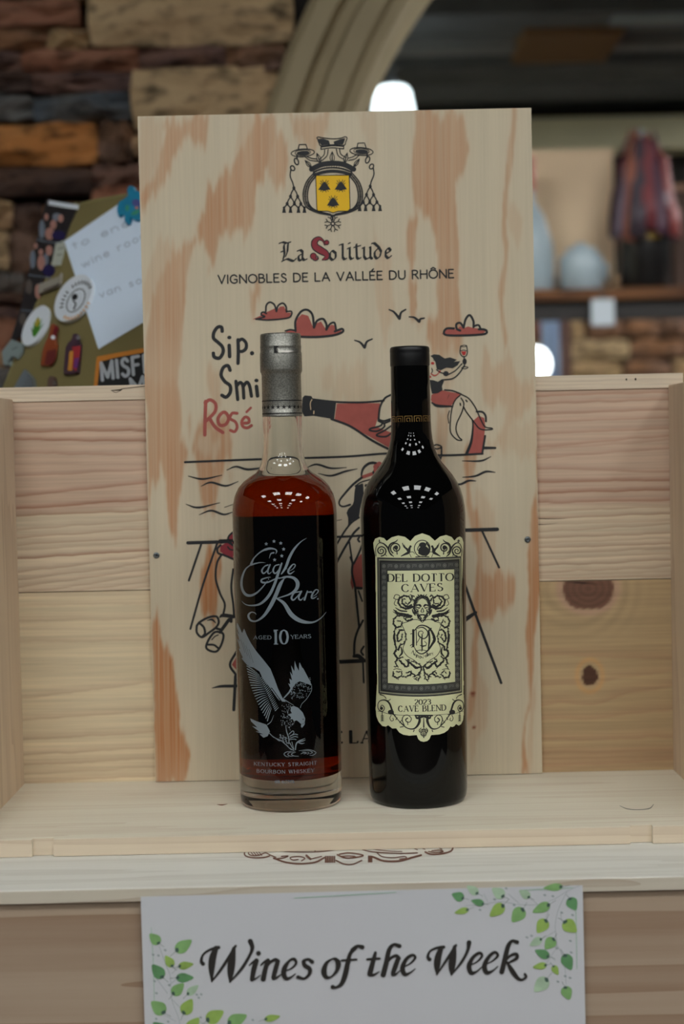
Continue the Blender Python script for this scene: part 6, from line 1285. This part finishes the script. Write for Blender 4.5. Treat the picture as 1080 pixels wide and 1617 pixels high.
lathe('jar_body', [(.0001, 0), (.050, 0), (.056, .006), (.057, hj * .66), (.050, hj * .76), (.0001, hj * .76)], cx, HY + .06, WCER, t, n=32, z0=zt); lathe('lid', [(.040, hj * .76), (.040, hj * .88), (.018, hj * .93), (.014, hj), (.0001, hj)], cx, HY + .06, WCER, t, n=24, z0=zt)
lathe('handle', [(.004, -.022), (.008, -.022), (.008, .022), (.004, .022)], cx + .062, HY + .06, WCER, t, n=12, z0=zt + hj * .4)
t = thing('price_tag', (q(948, 490)[0], HY - .023, q(948, 515)[2]), 'white paper price tag hanging from the front of the display shelf', 'tag')
a0_, a1_ = q(931, 470)[0], q(967, 470)[0]; box('card', a0_, a1_, HY - .024, HY - .0225, q(948, 515)[2], q(948, 474)[2], mat('tag_card', srgb(190, 198, 204), .6), t); box('clip', (a0_ + a1_) / 2 - .006, (a0_ + a1_) / 2 + .006, HY - .0225, HY - .0202, q(948, 476)[2], q(948, 466)[2], DARKP, t)
# wrapped bottle
cx = q(1019, 450, HY + .05)[0]; hb = q(1019, 204, HY + .05)[2] - zt
t = thing('wrapped_bottle', (cx, HY + .05, zt), 'dark bottle with yellow lettering under a colourful red and purple wrap on the display shelf', 'bottle')
lathe('bottle_body', [(.0001, 0), (.060, 0), (.066, .01), (.066, hb * .5), (.050, hb * .62), (.022, hb * .72), (.020, hb * .9), (.0001, hb * .9)], cx, HY + .05, mat('dark_bottle', srgb(22, 20, 20), .3), t, n=32, z0=zt)
random.seed(4)
WR = [mat('wrap_%d' % i, srgb(*c), .6) for i, c in enumerate([(112, 44, 48), (76, 44, 60), (132, 58, 54), (96, 82, 98), (136, 78, 60), (58, 46, 56)])]
for i in range(16):
    an = i * 2 * math.pi / 16; R_ = .058 + .02 * random.random(); V = []; w_ = .5
    for j in range(7):
        u = j / 6; rr = R_ * (1 - .78 * u ** 1.5) + .014; z_ = zt + hb * (.40 - .12 * random.random() + u * .62); z_ = min(z_, zt + hb)
        for d_ in (-w_ * .5, w_ * .5): V.append((cx + (rr + .004 * (i % 3)) * math.cos(an + d_), HY + .05 + (rr + .004 * (i % 3)) * math.sin(an + d_), z_ + random.uniform(-.01, .01)))
    o = pydata('wrap_fold', V, vgrid(2, 7).tolist(), WR[i % 6], t, smooth=True); md = o.modifiers.new('thickness', 'SOLIDIFY'); md.thickness = .002
lathe('ribbon_top', [(.014, hb * .86), (.020, hb * .92), (.012, hb), (.0001, hb * 1.01)], cx - .012, HY + .05, mat('pale_ribbon', srgb(150, 176, 172), .5), t, n=12, z0=zt)
cyl_patch('bottle_lettering', cx, HY + .05, lambda z: np.full_like(np.asarray(z, float), .0665), -115, -65, zt + hb * .30, zt + hb * .34, mat('yellow_lettering', srgb(150, 120, 40), .5), t, .0005, 12, 2)
# brown box and bottle at the edge of the picture
t = thing('brown_carton', (q(1072, 450, HY + .1)[0] + .03, HY + .12, zt), 'brown gift carton with pale top beside the wrapped bottle', 'box')
x0_ = q(1066, 450, HY + .18)[0]; z1_ = q(1052, 300, HY + .18)[2]
box('carton_body', x0_, x0_ + .12, HY + .19, HY + .29, zt, z1_, mat('carton_brown', srgb(74, 52, 40), .7), t, .004); box('carton_top', x0_ + .005, x0_ + .115, HY + .195, HY + .285, z1_, z1_ + .018, mat('carton_pale', srgb(160, 120, 96), .7), t, .004)
# below the shelf: a lit globe lamp and a pale blue roll on a low sideboard
LZ2 = q(860, 640, 4.3)[2]
t = thing('sideboard', (1.1, 4.45, FLOOR_Z), 'dark low sideboard below the display shelf', 'sideboard')
box('top', .40, 1.7, 4.15, 4.75, LZ2 - .03, LZ2, M_DKWOOD, t); box('body', .45, 1.65, 4.2, 4.72, FLOOR_Z, LZ2 - .03, M_DKWOOD, t)
gp = q(846, 575, 4.25); gr = 24 / FPX * 4.25
t = thing('globe_lamp', (gp[0], 4.25, LZ2), 'glowing white globe table lamp under the display shelf', 'lamp')
gh = gp[2] - LZ2; lathe('globe', [(.0001, -gr)] + [(gr * math.cos(u), gr * 1.15 * math.sin(u)) for u in np.linspace(-1.3, 1.3, 11)] + [(.0001, gr * 1.15)], gp[0], 4.25, mat('globe_glow', (.9, .9, .9), .4, emit=(.9, .98, 1), estr=5), t, n=24, z0=gp[2]); lathe('stand', [(.04, 0), (.04, .01), (.01, .015), (.01, gh - gr * .9)], gp[0], 4.25, M_DKWOOD, t, n=16, z0=LZ2)
bp_ = q(871, 560, 4.5); br = 16 / FPX * 4.5; bh = q(871, 496, 4.5)[2] - LZ2
t = thing('paper_roll', (bp_[0], 4.5, LZ2), 'pale blue upright paper roll under the display shelf', 'roll')
lathe('paper', [(br * .5, 0), (br, 0), (br, bh), (br * .5, bh), (br * .5, bh - .02)], bp_[0], 4.5, mat('pale_blue_paper', srgb(150, 172, 206), .7), t, n=24, z0=LZ2); lathe('core', [(br * .3, .0), (br * .45, .0), (br * .45, bh + .004), (br * .3, bh + .004)], bp_[0], 4.5, BXW, t, n=16, z0=LZ2)
